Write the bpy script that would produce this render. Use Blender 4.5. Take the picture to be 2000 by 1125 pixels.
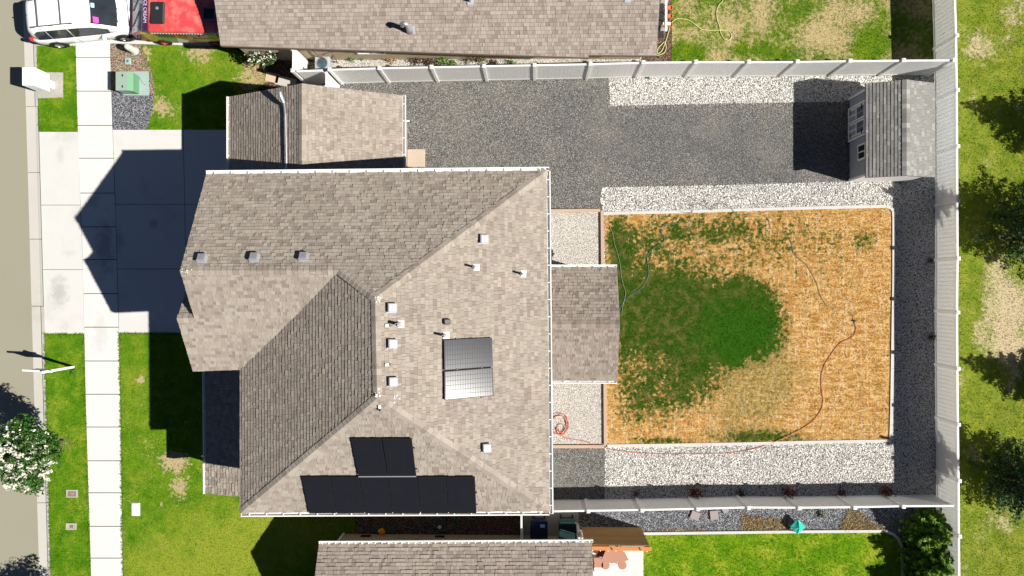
import bpy, math, random
import numpy as np
from mathutils import Vector, Matrix
PI = math.pi
rnd = random.Random(7)
scene = bpy.context.scene
COL = scene.collection
for o in list(bpy.data.objects):
    bpy.data.objects.remove(o)

# ------------------------------------------------------------------ camera
CAM_H = 35.0
FPX = 1515.0                                  # focal length for a 2000 px wide frame
TH = math.atan(42.0 / FPX)
CR = Vector((math.cos(TH), 0, -math.sin(TH)))
CU = Vector((0, 1, 0))
CF = Vector((-math.sin(TH), 0, -math.cos(TH)))
CP = Vector((0, 0, CAM_H))
cam_d = bpy.data.cameras.new('camera')
cam = bpy.data.objects.new('camera', cam_d)
COL.objects.link(cam)
m = Matrix((CR, CU, -CF)).transposed().to_4x4()
m.translation = CP
cam.matrix_world = m
cam_d.sensor_width = 36
cam_d.lens = FPX / 2000 * 36
cam_d.clip_end = 2000
scene.camera = cam

# ------------------------------------------------------------------ light
SUN = Vector((1.013, -0.297, 1.0)).normalized()
sun_d = bpy.data.lights.new('sun', 'SUN')
sun_d.energy = 5.0
sun_d.angle = math.radians(0.55)
sun_d.color = (1.0, 0.955, 0.88)
sun = bpy.data.objects.new('sun', sun_d)
COL.objects.link(sun)
sun.rotation_euler = (-SUN).to_track_quat('-Z', 'Y').to_euler()
sun.location = (30, -10, 40)
world = bpy.data.worlds.new('World')
scene.world = world
world.use_nodes = True
nt = world.node_tree
bg = nt.nodes['Background']
sky = nt.nodes.new('ShaderNodeTexSky')
sky.sky_type = 'NISHITA'
sky.sun_disc = False
sky.sun_elevation = math.asin(SUN.z)
sky.sun_rotation = math.atan2(SUN.x, SUN.y)
nt.links.new(sky.outputs[0], bg.inputs[0])
sky.altitude = 700
sky.air_density = 0.4
sky.dust_density = 0.1
bg.inputs[1].default_value = 0.05
vs = scene.view_settings
vs.view_transform = 'Standard'
vs.look = 'None'
vs.gamma = 1
vs.use_curve_mapping = False
vs.exposure = 0.85
scene.cycles.max_bounces = 8

# ------------------------------------------------------------------ where things stand
def ray(px, py):
    return (CF + CR * ((px - 1000) / FPX) + CU * ((562.5 - py) / FPX))
def G(px, py, z=0.0):
    d = ray(px, py)
    return CP + d * ((z - CAM_H) / d.z)
def on_plane(px, py, pl):
    p0, n = pl
    d = ray(px, py)
    return CP + d * ((p0 - CP).dot(n) / d.dot(n))
def plane3(a, b, c):
    n = (b - a).cross(c - a).normalized()
    if n.z < 0: n = -n
    return (a, n)

# ------------------------------------------------------------------ mesh builder
class MB:
    def __init__(s):
        s.v = []; s.f = []; s.t = []; s.mi = []
        s.tone = 0.5; s.m = 0; s.sm = []
        s.smooth = False
    def face(s, pts, tone=None):
        n = len(s.v)
        s.v.extend([tuple(p) for p in pts])
        s.f.append(tuple(range(n, n + len(pts))))
        s.t.append(s.tone if tone is None else tone); s.mi.append(s.m); s.sm.append(s.smooth)
    def idx(s, vs_, fs, tone=None):
        n = len(s.v)
        s.v.extend([tuple(p) for p in vs_])
        for f in fs:
            s.f.append(tuple(n + i for i in f)); s.t.append(s.tone if tone is None else tone); s.mi.append(s.m); s.sm.append(s.smooth)
    def box(s, c, size, rz=0.0, M=None, bev=0.0):
        hx, hy, hz = size[0] / 2, size[1] / 2, size[2] / 2
        if bev > 0:
            b = min(bev, hx * .9, hy * .9, hz * .9)
            P = []
            for sx in (-1, 1):
                for sy in (-1, 1):
                    for sz in (-1, 1):
                        P.append((sx * (hx - b), sy * (hy - b), sz * hz)); P.append((sx * (hx - b), sy * hy, sz * (hz - b))); P.append((sx * hx, sy * (hy - b), sz * (hz - b)))
            def k(sx, sy, sz, w): return (((sx > 0) * 2 + (sy > 0)) * 2 + (sz > 0)) * 3 + w
            F = []
            for sg in (-1, 1):
                F.append([k(-1, -1, sg, 0), k(1, -1, sg, 0), k(1, 1, sg, 0), k(-1, 1, sg, 0)][::sg])
                F.append([k(-1, sg, -1, 1), k(-1, sg, 1, 1), k(1, sg, 1, 1), k(1, sg, -1, 1)][::sg])
                F.append([k(sg, -1, -1, 2), k(sg, 1, -1, 2), k(sg, 1, 1, 2), k(sg, -1, 1, 2)][::sg])
            for a in (-1, 1):
                for c_ in (-1, 1):
                    F.append([k(-1, a, c_, 0), k(1, a, c_, 0), k(1, a, c_, 1), k(-1, a, c_, 1)][::-a * c_])
                    F.append([k(a, -1, c_, 0), k(a, 1, c_, 0), k(a, 1, c_, 2), k(a, -1, c_, 2)][::a * c_])
                    F.append([k(a, c_, -1, 1), k(a, c_, 1, 1), k(a, c_, 1, 2), k(a, c_, -1, 2)][::-a * c_])
                    for d in (-1, 1):
                        F.append([k(a, c_, d, 0), k(a, c_, d, 1), k(a, c_, d, 2)][::-a * c_ * d])
        else:
            P = [(x, y, z) for x in (-hx, hx) for y in (-hy, hy) for z in (-hz, hz)]
            F = [(0, 1, 3, 2), (4, 6, 7, 5), (0, 4, 5, 1), (2, 3, 7, 6), (0, 2, 6, 4), (1, 5, 7, 3)]
        if M is None:
            M = Matrix.Translation(Vector(c)) @ Matrix.Rotation(rz, 4, 'Z')
        s.idx([M @ Vector(p) for p in P], F)
    def beam(s, a, b, w, h, up=(0, 0, 1)):
        a = Vector(a); b = Vector(b); d = b - a; L = d.length
        if L < 1e-6: return
        x = d.normalized(); y = Vector(up).cross(x)
        if y.length < 1e-4: y = Vector((0, 1, 0)).cross(x)
        y.normalize(); z = x.cross(y)
        M = Matrix((x, y, z)).transposed().to_4x4(); M.translation = (a + b) / 2
        s.box(None, (L, w, h), M=M)
    def prism(s, top, z0=None, dz=None, tone=None):
        top = [Vector(p) for p in top]
        ar = sum(top[i].x * top[(i + 1) % len(top)].y - top[(i + 1) % len(top)].x * top[i].y for i in range(len(top)))
        if ar < 0: top = top[::-1]
        bot = [Vector((p.x, p.y, z0 if dz is None else p.z - dz)) for p in top]
        n = len(top)
        s.idx(top + bot, [tuple(range(n)), tuple(range(2 * n - 1, n - 1, -1))] + [(i, i + n, (i + 1) % n + n, (i + 1) % n) for i in range(n)], tone)
    def tube(s, pts, r, n=8, cap=True):
        pts = [Vector(p) for p in pts]; rs = r if isinstance(r, (list, tuple)) else [r] * len(pts)
        rings = []; prev = None
        for i, p in enumerate(pts):
            d = (pts[min(i + 1, len(pts) - 1)] - pts[max(i - 1, 0)])
            d = d.normalized() if d.length > 1e-9 else Vector((0, 0, 1))
            if prev is None:
                u = d.cross(Vector((0, 0, 1)))
                if u.length < 1e-3: u = Vector((1, 0, 0))
            else:
                u = prev - d * prev.dot(d)
            u.normalize(); prev = u; w = d.cross(u)
            rings.append([p + (u * math.cos(2 * PI * k / n) + w * math.sin(2 * PI * k / n)) * rs[i] for k in range(n)])
        V = [q for R_ in rings for q in R_]; F = []
        for i in range(len(pts) - 1):
            for k in range(n):
                F.append((i * n + k, i * n + (k + 1) % n, (i + 1) * n + (k + 1) % n, (i + 1) * n + k))
        if cap:
            F.append(tuple(range(n - 1, -1, -1))); F.append(tuple(range((len(pts) - 1) * n, len(pts) * n)))
        s.idx(V, F)
    def lathe(s, c, prof, n=20):
        c = Vector(c)
        V = []; F = []
        for (r, z) in prof:
            V += [c + Vector((r * math.cos(2 * PI * k / n), r * math.sin(2 * PI * k / n), z)) for k in range(n)]
        for i in range(len(prof) - 1):
            for k in range(n):
                F.append((i * n + k, i * n + (k + 1) % n, (i + 1) * n + (k + 1) % n, (i + 1) * n + k))
        F.append(tuple(range((len(prof) - 1) * n, len(prof) * n)))
        s.idx(V, F)
    def mesh(s, name, mats):
        me = bpy.data.meshes.new(name)
        me.from_pydata(s.v, [], s.f)
        mats = mats if isinstance(mats, (list, tuple)) else [mats]
        for mm in mats: me.materials.append(mm)
        if len(mats) > 1: me.polygons.foreach_set('material_index', s.mi)
        if any(s.sm): me.polygons.foreach_set('use_smooth', s.sm)
        at = me.attributes.new('tone', 'FLOAT', 'FACE')
        at.data.foreach_set('value', s.t)
        me.update()
        return me

def tag(o, label=None, cat=None, group=None, kind=None):
    if label: o['label'] = label
    if cat: o['category'] = cat
    if group: o['group'] = group
    if kind: o['kind'] = kind
    return o
def thing(name, label, cat, loc=(0, 0, 0), rz=0.0, group=None):
    o = bpy.data.objects.new(name, None); COL.objects.link(o)
    o.empty_display_size = .2
    o.location = loc; o.rotation_euler = (0, 0, rz)
    return tag(o, label, cat, group)
def link(name, me, parent=None, local=False, M=None):
    o = bpy.data.objects.new(name, me); COL.objects.link(o)
    if parent is not None:
        o.parent = parent
        if M is not None:
            o.matrix_local = M
        elif not local and parent.type == 'EMPTY':
            o.location = -parent.location
    elif M is not None:
        o.matrix_world = M
    return o
def part(name, mb, mat, parent=None, local=False, kind=None, label=None):
    return tag(link(name, mb.mesh(name, mat), parent, local), label=label, kind=kind)
def solo(name, mb, mat, label, cat, group=None):
    """a thing that is one mesh; origin moved to its base"""
    v = np.array(mb.v); c = Vector((float(v[:, 0].mean()), float(v[:, 1].mean()), float(v[:, 2].min())))
    mb.v = [(p[0] - c.x, p[1] - c.y, p[2] - c.z) for p in mb.v]
    o = link(name, mb.mesh(name, mat)); o.location = c
    return tag(o, label, cat, group)
def structure(name, mb, mat, parent=None):
    o = part(name, mb, mat, parent)
    if parent is None: o['kind'] = 'structure'
    return o
def copy_tree(o, parent=None):
    c = o.copy(); COL.objects.link(c)
    if parent is not None: c.parent = parent
    for ch in list(o.children): copy_tree(ch, c)
    return c

# ------------------------------------------------------------------ materials
class N:
    def __init__(s, name, rough=.8, spec=.25, metal=0.0):
        s.mat = bpy.data.materials.new(name); s.mat.use_nodes = True
        s.t = s.mat.node_tree; s.b = s.t.nodes['Principled BSDF']
        s.b.inputs['Roughness'].default_value = rough
        s.b.inputs['Specular IOR Level'].default_value = spec
        s.b.inputs['Metallic'].default_value = metal
        s._pos = None
    def n(s, typ, **kw):
        x = s.t.nodes.new(typ)
        for k, v in kw.items(): setattr(x, k, v)
        return x
    def l(s, a, b): s.t.links.new(a, b)
    def pos(s, local=False):
        if local:
            return s.n('ShaderNodeTexCoord').outputs['Object']
        if s._pos is None: s._pos = s.n('ShaderNodeNewGeometry').outputs['Position']
        return s._pos
    def put(s, sock, v):
        if isinstance(v, (int, float)): sock.default_value = v
        elif isinstance(v, (tuple, list)):
            sock.default_value = (v[0], v[1], v[2], 1) if sock.type == 'RGBA' else v
        else: s.l(v, sock)
    def noise(s, scale, detail=3, rough=.55, vec=None, col=False):
        x = s.n('ShaderNodeTexNoise'); x.inputs['Scale'].default_value = scale
        x.inputs['Detail'].default_value = detail; x.inputs['Roughness'].default_value = rough
        s.l(vec if vec is not None else s.pos(), x.inputs['Vector'])
        return x.outputs['Color' if col else 'Fac']
    def vor(s, scale, out='Color', feature='F1', vec=None):
        x = s.n('ShaderNodeTexVoronoi', feature=feature); x.inputs['Scale'].default_value = scale
        s.l(vec if vec is not None else s.pos(), x.inputs['Vector'])
        return x.outputs[out]
    def math(s, op, a, b=0.0, clamp=False):
        x = s.n('ShaderNodeMath', operation=op); x.use_clamp = clamp
        s.put(x.inputs[0], a); s.put(x.inputs[1], b); return x.outputs[0]
    def ramp(s, fac, stops):
        x = s.n('ShaderNodeValToRGB'); e = x.color_ramp.elements
        while len(e) < len(stops): e.new(.5)
        for i, (p, c) in enumerate(stops):
            e[i].position = p; e[i].color = (c[0], c[1], c[2], 1) if not isinstance(c, (int, float)) else (c, c, c, 1)
        s.put(x.inputs[0], fac); return x.outputs[0]
    def mix(s, f, a, b, mode='MIX'):
        x = s.n('ShaderNodeMix', data_type='RGBA', blend_type=mode)
        s.put(x.inputs[0], f); s.put(x.inputs[6], a); s.put(x.inputs[7], b); return x.outputs[2]
    def step(s, v, lo, hi):
        x = s.n('ShaderNodeMapRange', interpolation_type='SMOOTHSTEP')
        s.put(x.inputs[0], v); x.inputs[1].default_value = lo; x.inputs[2].default_value = hi
        return x.outputs[0]
    def blob(s, p, rx, ry, ang=0.0):
        """1 at the centre falling to 0 at the ellipse edge (world xy)"""
        x = s.n('ShaderNodeMapping', vector_type='TEXTURE'); s.l(s.pos(), x.inputs['Vector'])
        x.inputs['Location'].default_value = (p[0], p[1], 0); x.inputs['Rotation'].default_value = (0, 0, ang)
        x.inputs['Scale'].default_value = (rx, ry, 1e4)
        y = s.n('ShaderNodeVectorMath', operation='LENGTH'); s.l(x.outputs[0], y.inputs[0])
        return s.math('SUBTRACT', 1.0, y.outputs['Value'])
    def attr(s, name='tone'):
        x = s.n('ShaderNodeAttribute'); x.attribute_name = name; return x.outputs['Fac']
    def done(s, col, bump=None, strength=.3, dist=.01, rough=None):
        s.put(s.b.inputs['Base Color'], col)
        if rough is not None: s.put(s.b.inputs['Roughness'], rough)
        if bump is not None:
            x = s.n('ShaderNodeBump'); x.inputs['Strength'].default_value = strength; x.inputs['Distance'].default_value = dist
            s.l(bump, x.inputs['Height']); s.l(x.outputs[0], s.b.inputs['Normal'])
        return s.mat
def sc(c, k): return tuple(min(1.0, x * k) for x in c)
def plain(name, col, rough=.7, spec=.3, metal=0.0, var=.12, scale=6.0, dirt=0.0, dirtcol=(.2, .17, .12)):
    n = N(name, rough, spec, metal)
    f = n.noise(scale, 4)
    c = n.mix(f, sc(col, 1 - var), sc(col, 1 + var))
    if dirt > 0:
        c = n.mix(n.math('MULTIPLY', n.step(n.noise(scale * .35, 5), .5, .8), dirt), c, dirtcol)
    return n.done(c, n.noise(scale * 8, 3), .08, .01)

def shingle_mat(name, dark, mid, light):
    n = N(name, .92, .12)
    t = n.attr()
    c = n.ramp(t, [(0.0, dark), (.45, mid), (1.0, light)])
    g = n.noise(90, 2, .7)
    c = n.mix(n.math('MULTIPLY', g, .35), c, sc(dark, .62))
    w = n.step(n.noise(.55, 4), .35, .75)
    c = n.mix(n.math('MULTIPLY', w, .22), c, sc(dark, .75))
    st = n.step(n.noise(2.8, 5, .7), .55, .8)
    c = n.mix(n.math('MULTIPLY', st, .18), c, sc(light, 1.1))
    return n.done(c, g, .35, .006)
M_SH = shingle_mat('shingle_tan', (.215, .180, .150), (.282, .243, .203), (.350, .310, .262))
M_DECK = plain('roof_felt', (.055, .048, .042), .95, .1)
M_SHN = shingle_mat('shingle_brown', (.170, .142, .122), (.232, .196, .168), (.300, .260, .222))
M_SHP = shingle_mat('shingle_pinkish', (.215, .178, .155), (.285, .242, .208), (.355, .308, .268))
M_SHG = shingle_mat('shingle_grey', (.175, .17, .158), (.225, .22, .205), (.33, .325, .305))

def concrete(name, col, stain=.1, joints=False, blobs=()):
    n = N(name, .88, .2)
    c = n.mix(n.noise(1.3, 5, .6), sc(col, .93), sc(col, 1.05))
    c = n.mix(n.math('MULTIPLY', n.step(n.noise(.5, 5, .65), .52, .78), stain), c, sc(col, .5))
    c = n.mix(n.math('MULTIPLY', n.noise(140, 2), .10), c, sc(col, .6))
    c = n.mix(n.math('MULTIPLY', n.attr(), .1), c, sc(col, .85))
    for (p, rx, ry, a) in blobs:
        k = n.step(n.math('ADD', n.blob(p, rx, ry), n.math('MULTIPLY', n.math('SUBTRACT', n.noise(3.2, 6, .7), .5), 1.6)), .1, .9)
        c = n.mix(n.math('MULTIPLY', k, a), c, sc(col, .33))
    return n.done(c, n.noise(60, 3), .12, .005)
def M2(px, py): q = G(px, py); return (q.x, q.y)
M_WALK = concrete('concrete_sidewalk', (.55, .545, .525), .10, blobs=[(M2(205, 480), .75, 2.0, .55), (M2(182, 395), .5, .5, .35), (M2(195, 650), .7, 1.6, .18)])
M_DRIVE = concrete('concrete_driveway', (.505, .50, .48), .35, blobs=[(M2(115, 570), .7, 1.2, .4), (M2(300, 437), .35, .35, .45), (M2(118, 300), .3, .8, .16), (M2(230, 470), .5, 1.0, .4)])
M_PATIO = concrete('concrete_patio', (.56, .54, .50), .06)
M_PAD = concrete('concrete_pad_weathered', (.36, .34, .31), .6)
M_JOINT = concrete('joint_grime', (.12, .11, .095), .3)
M_CURB = concrete('concrete_kerb', (.44, .425, .385), .30)
M_EDGE = concrete('concrete_edging', (.47, .46, .43), .35)
def asphalt():
    n = N('road_asphalt', .9, .2)
    a = (.285, .268, .205)
    c = n.mix(n.noise(.35, 4), sc(a, .92), sc(a, 1.06))
    c = n.mix(n.math('MULTIPLY', n.noise(120, 3, .8), .5), c, sc(a, .55))
    c = n.mix(n.math('MULTIPLY', n.step(n.vor(35, 'Distance'), .0, .6), .12), c, sc(a, .7))
    c = n.mix(n.math('MULTIPLY', n.step(n.noise(2.2, 6, .75), .62, .8), .25), c, sc(a, .6))
    return n.done(c, n.noise(120, 3, .8), .3, .006)
M_ROAD = asphalt()

def gravel(name, stops, cell, dark=(.05, .05, .05), big=None):
    n = N(name, .9, .2)
    v = n.n('ShaderNodeSeparateColor'); n.l(n.vor(cell), v.inputs[0])
    c = n.ramp(v.outputs[0], stops)
    d = n.vor(cell, 'Distance')
    c = n.mix(n.step(d, .42, .72), c, dark)
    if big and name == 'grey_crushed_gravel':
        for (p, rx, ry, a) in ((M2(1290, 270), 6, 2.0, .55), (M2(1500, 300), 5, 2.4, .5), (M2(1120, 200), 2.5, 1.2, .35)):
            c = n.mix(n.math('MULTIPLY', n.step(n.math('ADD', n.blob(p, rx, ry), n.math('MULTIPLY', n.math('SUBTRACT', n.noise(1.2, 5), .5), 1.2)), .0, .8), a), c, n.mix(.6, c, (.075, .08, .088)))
    if big: c = n.mix(n.math('MULTIPLY', n.step(n.noise(.45, 5, .65), .42, .72), .35), c, n.mix(.6, c, big))
    return n.done(c, n.math('SUBTRACT', 1.0, d), .9, .03)
WHITE_ST = [(0, (.26, .22, .19)), (.18, (.44, .42, .39)), (.5, (.60, .59, .56)), (1, (.74, .735, .71))]
GREY_ST = [(0, (.06, .06, .058)), (.35, (.145, .142, .136)), (.7, (.22, .215, .20)), (1, (.42, .40, .36))]
M_WROCK = gravel('white_rock_bed', WHITE_ST, 17, (.10, .09, .08))
M_WFINE = gravel('white_pea_gravel', [(0, (.30, .26, .22)), (.3, (.52, .49, .44)), (1, (.70, .67, .62))], 30, (.20, .19, .17), (.38, .31, .25))
GG_DARK = True
M_GGRAV = gravel('grey_crushed_gravel', GREY_ST, 30, (.06, .06, .058), (.34, .30, .24))
M_BLUEG = gravel('blue_grey_gravel', [(0, (.05, .055, .065)), (.4, (.13, .14, .16)), (1, (.40, .40, .42))], 24, (.03, .03, .035))
M_MULCH = gravel('bark_mulch', [(0, (.05, .028, .018)), (.5, (.14, .08, .055)), (1, (.30, .20, .15))], 26, (.03, .02, .015))
M_MULCHD = gravel('dry_mulch_bed', [(0, (.14, .09, .055)), (.5, (.30, .22, .15)), (1, (.46, .38, .29))], 26, (.10, .07, .05))
def stone_mat(name, stops):
    n = N(name, .85, .25)
    c = n.ramp(n.attr(), stops)
    return n.done(n.mix(n.math('MULTIPLY', n.noise(60, 2), .3), c, (.16, .14, .12)))
M_WST = stone_mat('white_stone', WHITE_ST)
M_GST = stone_mat('grey_stone', [(0, (.07, .07, .068)), (.4, (.16, .156, .148)), (.8, (.26, .25, .23)), (1, (.50, .47, .42))])
M_BST = stone_mat('blue_grey_stone', [(0, (.06, .065, .075)), (.5, (.15, .155, .175)), (1, (.42, .42, .44))])

def lawn_mat(name, g1, g2, dry, dry_lo, dry_hi, nscale=.9, spots=(), fine=.35, drycol2=None, greens=(), mid=None, rag=.8):
    """spots: dry patches; greens: green patches (p, rx, ry)"""
    n = N(name, 1.0, .03)
    c = n.mix(n.step(n.noise(1.4, 6, .7), .3, .7), g1, g2)
    if mid:
        fm = n.math('ADD', n.noise(1.1, 6, .7), n.math('MULTIPLY', n.math('SUBTRACT', n.noise(8, 4, .75), .5), .5))
        for (p, rx, ry, a) in mid[3]: fm = n.math('ADD', fm, n.math('MULTIPLY', n.math('MAXIMUM', n.blob(p, rx, ry), 0.0), a))
        c = n.mix(n.step(fm, mid[1], mid[2]), c, mid[0])
    f = n.math('ADD', n.noise(nscale, 6, .68), n.math('MULTIPLY', n.math('SUBTRACT', n.noise(6, 5, .75), .5), rag))
    for (p, rx, ry, a) in spots:
        f = n.math('ADD', f, n.math('MULTIPLY', n.math('MAXIMUM', n.blob(p, rx, ry), 0.0), a))
    for (p, rx, ry, a) in greens:
        f = n.math('SUBTRACT', f, n.math('MULTIPLY', n.math('MAXIMUM', n.blob(p, rx, ry), 0.0), a))
    k = n.step(f, dry_lo, dry_hi)
    d = dry if drycol2 is None else n.mix(n.noise(2.6, 4), dry, drycol2)
    c = n.mix(k, c, d)
    t = n.attr()
    c = n.mix(n.math('MULTIPLY', t, fine), c, n.mix(.75, c, (.012, .016, .004)))
    c = n.mix(n.math('MULTIPLY', n.step(n.noise(40, 2, .7), .45, .75), .45), c, n.mix(.5, c, (.30, .44, .03)))
    return n.done(c, n.noise(38, 3, .8), .6, .03)
GR1 = (.042, .150, .003); GR2 = (.115, .225, .009); YG = (.235, .28, .028); DRY = (.44, .34, .20)
M_LAWN_F = lawn_mat('front_lawn_grass', GR1, GR2, YG, .46, .80, .7,
    spots=[(M2(345, 905), .7, .6, .6), (M2(350, 950), .6, .7, .6), (M2(430, 1090), 3.6, 2.2, .22), (M2(275, 1110), 2.5, 1.6, .3), (M2(620, 1080), 2.5, 2.5, .3), (M2(495, 1010), 1.4, .5, .35)], fine=.5)
M_LAWN_D = lawn_mat('worn_patch_grass', GR1, GR2, DRY, .72, .86, .9, rag=1.5, mid=(YG, .38, .88, [(M2(450, 1085), 4.6, 2.8, .42), (M2(300, 1120), 3.0, 2.0, .25), (M2(600, 1030), 2.5, 1.5, .3), (M2(500, 1010), 1.8, .8, .3), (M2(260, 740), .8, 3, .1), (M2(420, 130), 2.0, 1.2, .1)]),
    spots=[(M2(388, 100), 1.1, .8, .62), (M2(318, 213), 1.0, .7, .5), (M2(500, 140), 1.3, 1.6, .5), (M2(290, 105), .6, .6, .5), (M2(340, 900), 1.0, .7, .6), (M2(352, 955), .7, 1.1, .55), (M2(420, 925), 1.4, .9, .22), (M2(275, 742), .4, .3, .6), (M2(300, 900), 1.5, 1.5, .12),
           (M2(128, 1108), .7, .35, .7), (M2(126, 880), .6, .25, 1.0), (M2(135, 195), .3, .25, .6), (M2(145, 225), .2, .3, .6), (M2(315, 985), .2, .2, .6)], fine=.5)
M_LAWN_N = lawn_mat('north_neighbour_grass', (.045, .12, .006), (.14, .21, .012), (.46, .36, .19), .42, .66, .55,
    spots=[(M2(1400, 45), 2.4, 1.2, .16), (M2(1600, 85), 1.8, 1.0, .18), (M2(1700, 20), 2.2, .9, .16)], greens=[(M2(1340, 105), 1.2, .6, .4), (M2(1700, 90), 1.2, .8, .3), (M2(1480, 100), 1.6, .5, .25)], fine=.5)
M_LAWN_S = lawn_mat('south_neighbour_grass', (.045, .17, .003), (.165, .28, .008), (.31, .35, .03), .46, .72, .9, fine=.5)
M_FIELD = lawn_mat('open_field_grass', (.105, .165, .012), (.24, .265, .035), (.52, .42, .27), .56, .80, .6,
    spots=[(M2(1960, 600), 1.9, 2.6, .42), (M2(1975, 700), 1.4, 1.6, .25), (M2(1935, 100), 1.3, 1.4, .15), (M2(1960, 1030), 1.6, 1.4, .16), (M2(1980, 20), 1.0, 1.0, .2)],
    greens=[(M2(1890, 550), .8, 2.2, .4), (M2(1900, 800), 1.2, 1.2, .2), (M2(1890, 280), .8, 1.6, .3)], fine=.5)
def back_lawn():
    n = N('back_lawn_grass', 1.0, .03)
    nz = n.noise(1.3, 6, .7); nf = n.noise(5.5, 4, .7)
    stx = n.n('ShaderNodeMapping'); n.l(n.pos(), stx.inputs['Vector']); stx.inputs['Scale'].default_value = (1.5, 4.4, 1)
    sty = n.n('ShaderNodeMapping'); n.l(n.pos(), sty.inputs['Vector']); sty.inputs['Scale'].default_value = (6.5, .8, 1)
    s1 = n.noise(1.2, 4, .6, stx.outputs[0]); s2 = n.noise(1.1, 4, .6, sty.outputs[0])
    dry = n.mix(n.step(s1, .40, .60), (.43, .215, .055), (.58, .36, .13))
    dry = n.mix(n.math('MULTIPLY', n.step(s2, .5, .7), .6), dry, (.68, .54, .36))
    dry = n.mix(n.math('MULTIPLY', n.step(nf, .50, .72), .75), dry, (.64, .47, .27))
    dry = n.mix(n.math('MULTIPLY', n.step(n.noise(7, 4, .75), .50, .66), .6), dry, (.22, .175, .045))
    green = n.mix(n.step(n.noise(2.4, 5, .7), .42, .66), (.030, .075, .006), (.115, .115, .028))
    core = n.blob(M2(1450, 655), 3.6, 3.1)
    green = n.mix(n.math('MULTIPLY', n.step(n.math('ADD', core, n.math('MULTIPLY', nz, .8)), .55, 1.15), .9), green, (.020, .088, .004))
    def field(lst):
        f = None
        for (p, rx, ry, a) in lst:
            k = n.math('MULTIPLY', n.math('MAXIMUM', n.blob(p, rx, ry), 0.0), a)
            f = k if f is None else n.math('ADD', f, k)
        return f
    f = field([(M2(1462, 635), 2.3, 2.3, 1.1), (M2(1380, 610), 3.3, 2.6, .8), (M2(1290, 590), 2.8, 2.5, .75), (M2(1350, 710), 2.6, 2.6, .75), (M2(1235, 660), 1.5, 4.6, .46), (M2(1270, 790), 2.6, 1.9, .36),
               (M2(1205, 480), .9, 2.4, .5), (M2(1400, 455), 6.0, 1.7, .46), (M2(1260, 480), 2.4, 1.8, .22), (M2(1600, 520), 2.8, 2.6, .16), (M2(1480, 540), 2.6, 1.6, .18), (M2(1690, 465), .9, .8, .34), (M2(1640, 470), 2.4, 1.2, .10), (M2(1300, 862), 2.2, .3, .5), (M2(1480, 855), 3.0, .55, .6), (M2(1210, 600), .7, 3.5, .3)])
    fo = field([(M2(1500, 745), 2.3, 2.2, .8), (M2(1440, 800), 2.8, 1.6, .5), (M2(1400, 650), 5.6, 4.6, .6), (M2(1480, 855), 4.2, 1.0, .6), (M2(1690, 465), 1.2, 1.0, .4), (M2(1400, 470), 6.0, 1.6, .25)])
    fo = n.math('ADD', fo, n.math('MULTIPLY', n.math('SUBTRACT', nz, .5), .9))
    sep = n.n('ShaderNodeSeparateXYZ'); n.l(n.pos(), sep.inputs[0])
    for ax, per, wd, am in ((1, .53, .07, .55), (0, 1.07, .035, .6), (1, .21, .2, .22)):
        q = n.math('ADD', n.math('DIVIDE', sep.outputs[ax], per), n.math('MULTIPLY', n.noise(1.5, 2), .22))
        ln = n.math('LESS_THAN', n.math('FRACT', q), wd)
        gate = n.step(n.noise(1.1 if ax else .8, 4, .7, stx.outputs[0] if ax else sty.outputs[0]), .46, .6)
        dry = n.mix(n.math('MULTIPLY', n.math('MULTIPLY', ln, gate), am), dry, (.74, .58, .36))
    olive = n.mix(n.step(nf, .4, .62), (.16, .15, .035), (.42, .32, .13))
    dry = n.mix(n.math('MULTIPLY', n.step(fo, .2, .8), .65), dry, olive)
    f = n.math('ADD', f, n.math('MULTIPLY', n.math('SUBTRACT', nz, .5), .7))
    f = n.math('ADD', f, n.math('MULTIPLY', n.math('SUBTRACT', nf, .5), 1.5))
    f = n.math('ADD', f, n.math('MULTIPLY', n.math('SUBTRACT', s1, .5), .30))
    c = n.mix(n.step(f, .14, .46), dry, green)
    c = n.mix(n.math('MULTIPLY', n.attr(), .22), c, n.mix(.7, c, (.05, .03, .008)))
    return n.done(c, n.noise(38, 3, .8), .6, .03)
M_LAWN_B = back_lawn()
M_DIRT = plain('bare_earth', (.16, .12, .08), .95, .1, var=.3, scale=3)

M_WHITE = plain('white_trim', (.74, .73, .71), .5, .35, var=.03, scale=2)
M_VINYL = plain('vinyl_fence', (.90, .90, .88), .45, .35, var=.04, scale=1.2, dirt=.06, dirtcol=(.6, .57, .5))
def make_translucent(mt, fac, col):
    t = mt.node_tree; tr = t.nodes.new('ShaderNodeBsdfTranslucent'); tr.inputs[0].default_value = (*col, 1)
    mx = t.nodes.new('ShaderNodeMixShader'); mx.inputs[0].default_value = fac
    t.links.new(t.nodes['Principled BSDF'].outputs[0], mx.inputs[1]); t.links.new(tr.outputs[0], mx.inputs[2]); t.links.new(mx.outputs[0], t.nodes['Material Output'].inputs[0])
make_translucent(M_VINYL, .40, (.94, .935, .92))
M_TANW = plain('tan_siding', (.40, .33, .235), .8, .2, var=.06, scale=1.5)
M_GREYW = plain('grey_shed_siding', (.30, .325, .37), .7, .2, var=.06, scale=2)
M_HOUSEW = plain('taupe_siding', (.30, .27, .23), .8, .2, var=.06)
M_DARK = plain('dark_plastic', (.018, .018, .02), .5, .4)
M_BLACK = plain('black_rubber', (.012, .012, .012), .75, .3)
M_METAL = plain('galvanised_metal', (.50, .52, .55), .38, .5, .7, var=.08, scale=8)
M_VENT = plain('grey_vent_cap', (.22, .22, .235), .55, .35, var=.12, scale=9)
M_LEAD = plain('pale_flashing', (.32, .32, .34), .5, .3, .0)
def glass(name, col, rough=.08):
    n = N(name, rough, .7)
    return n.done(n.mix(n.noise(2.5, 2), sc(col, .6), sc(col, 1.6)))
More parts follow.
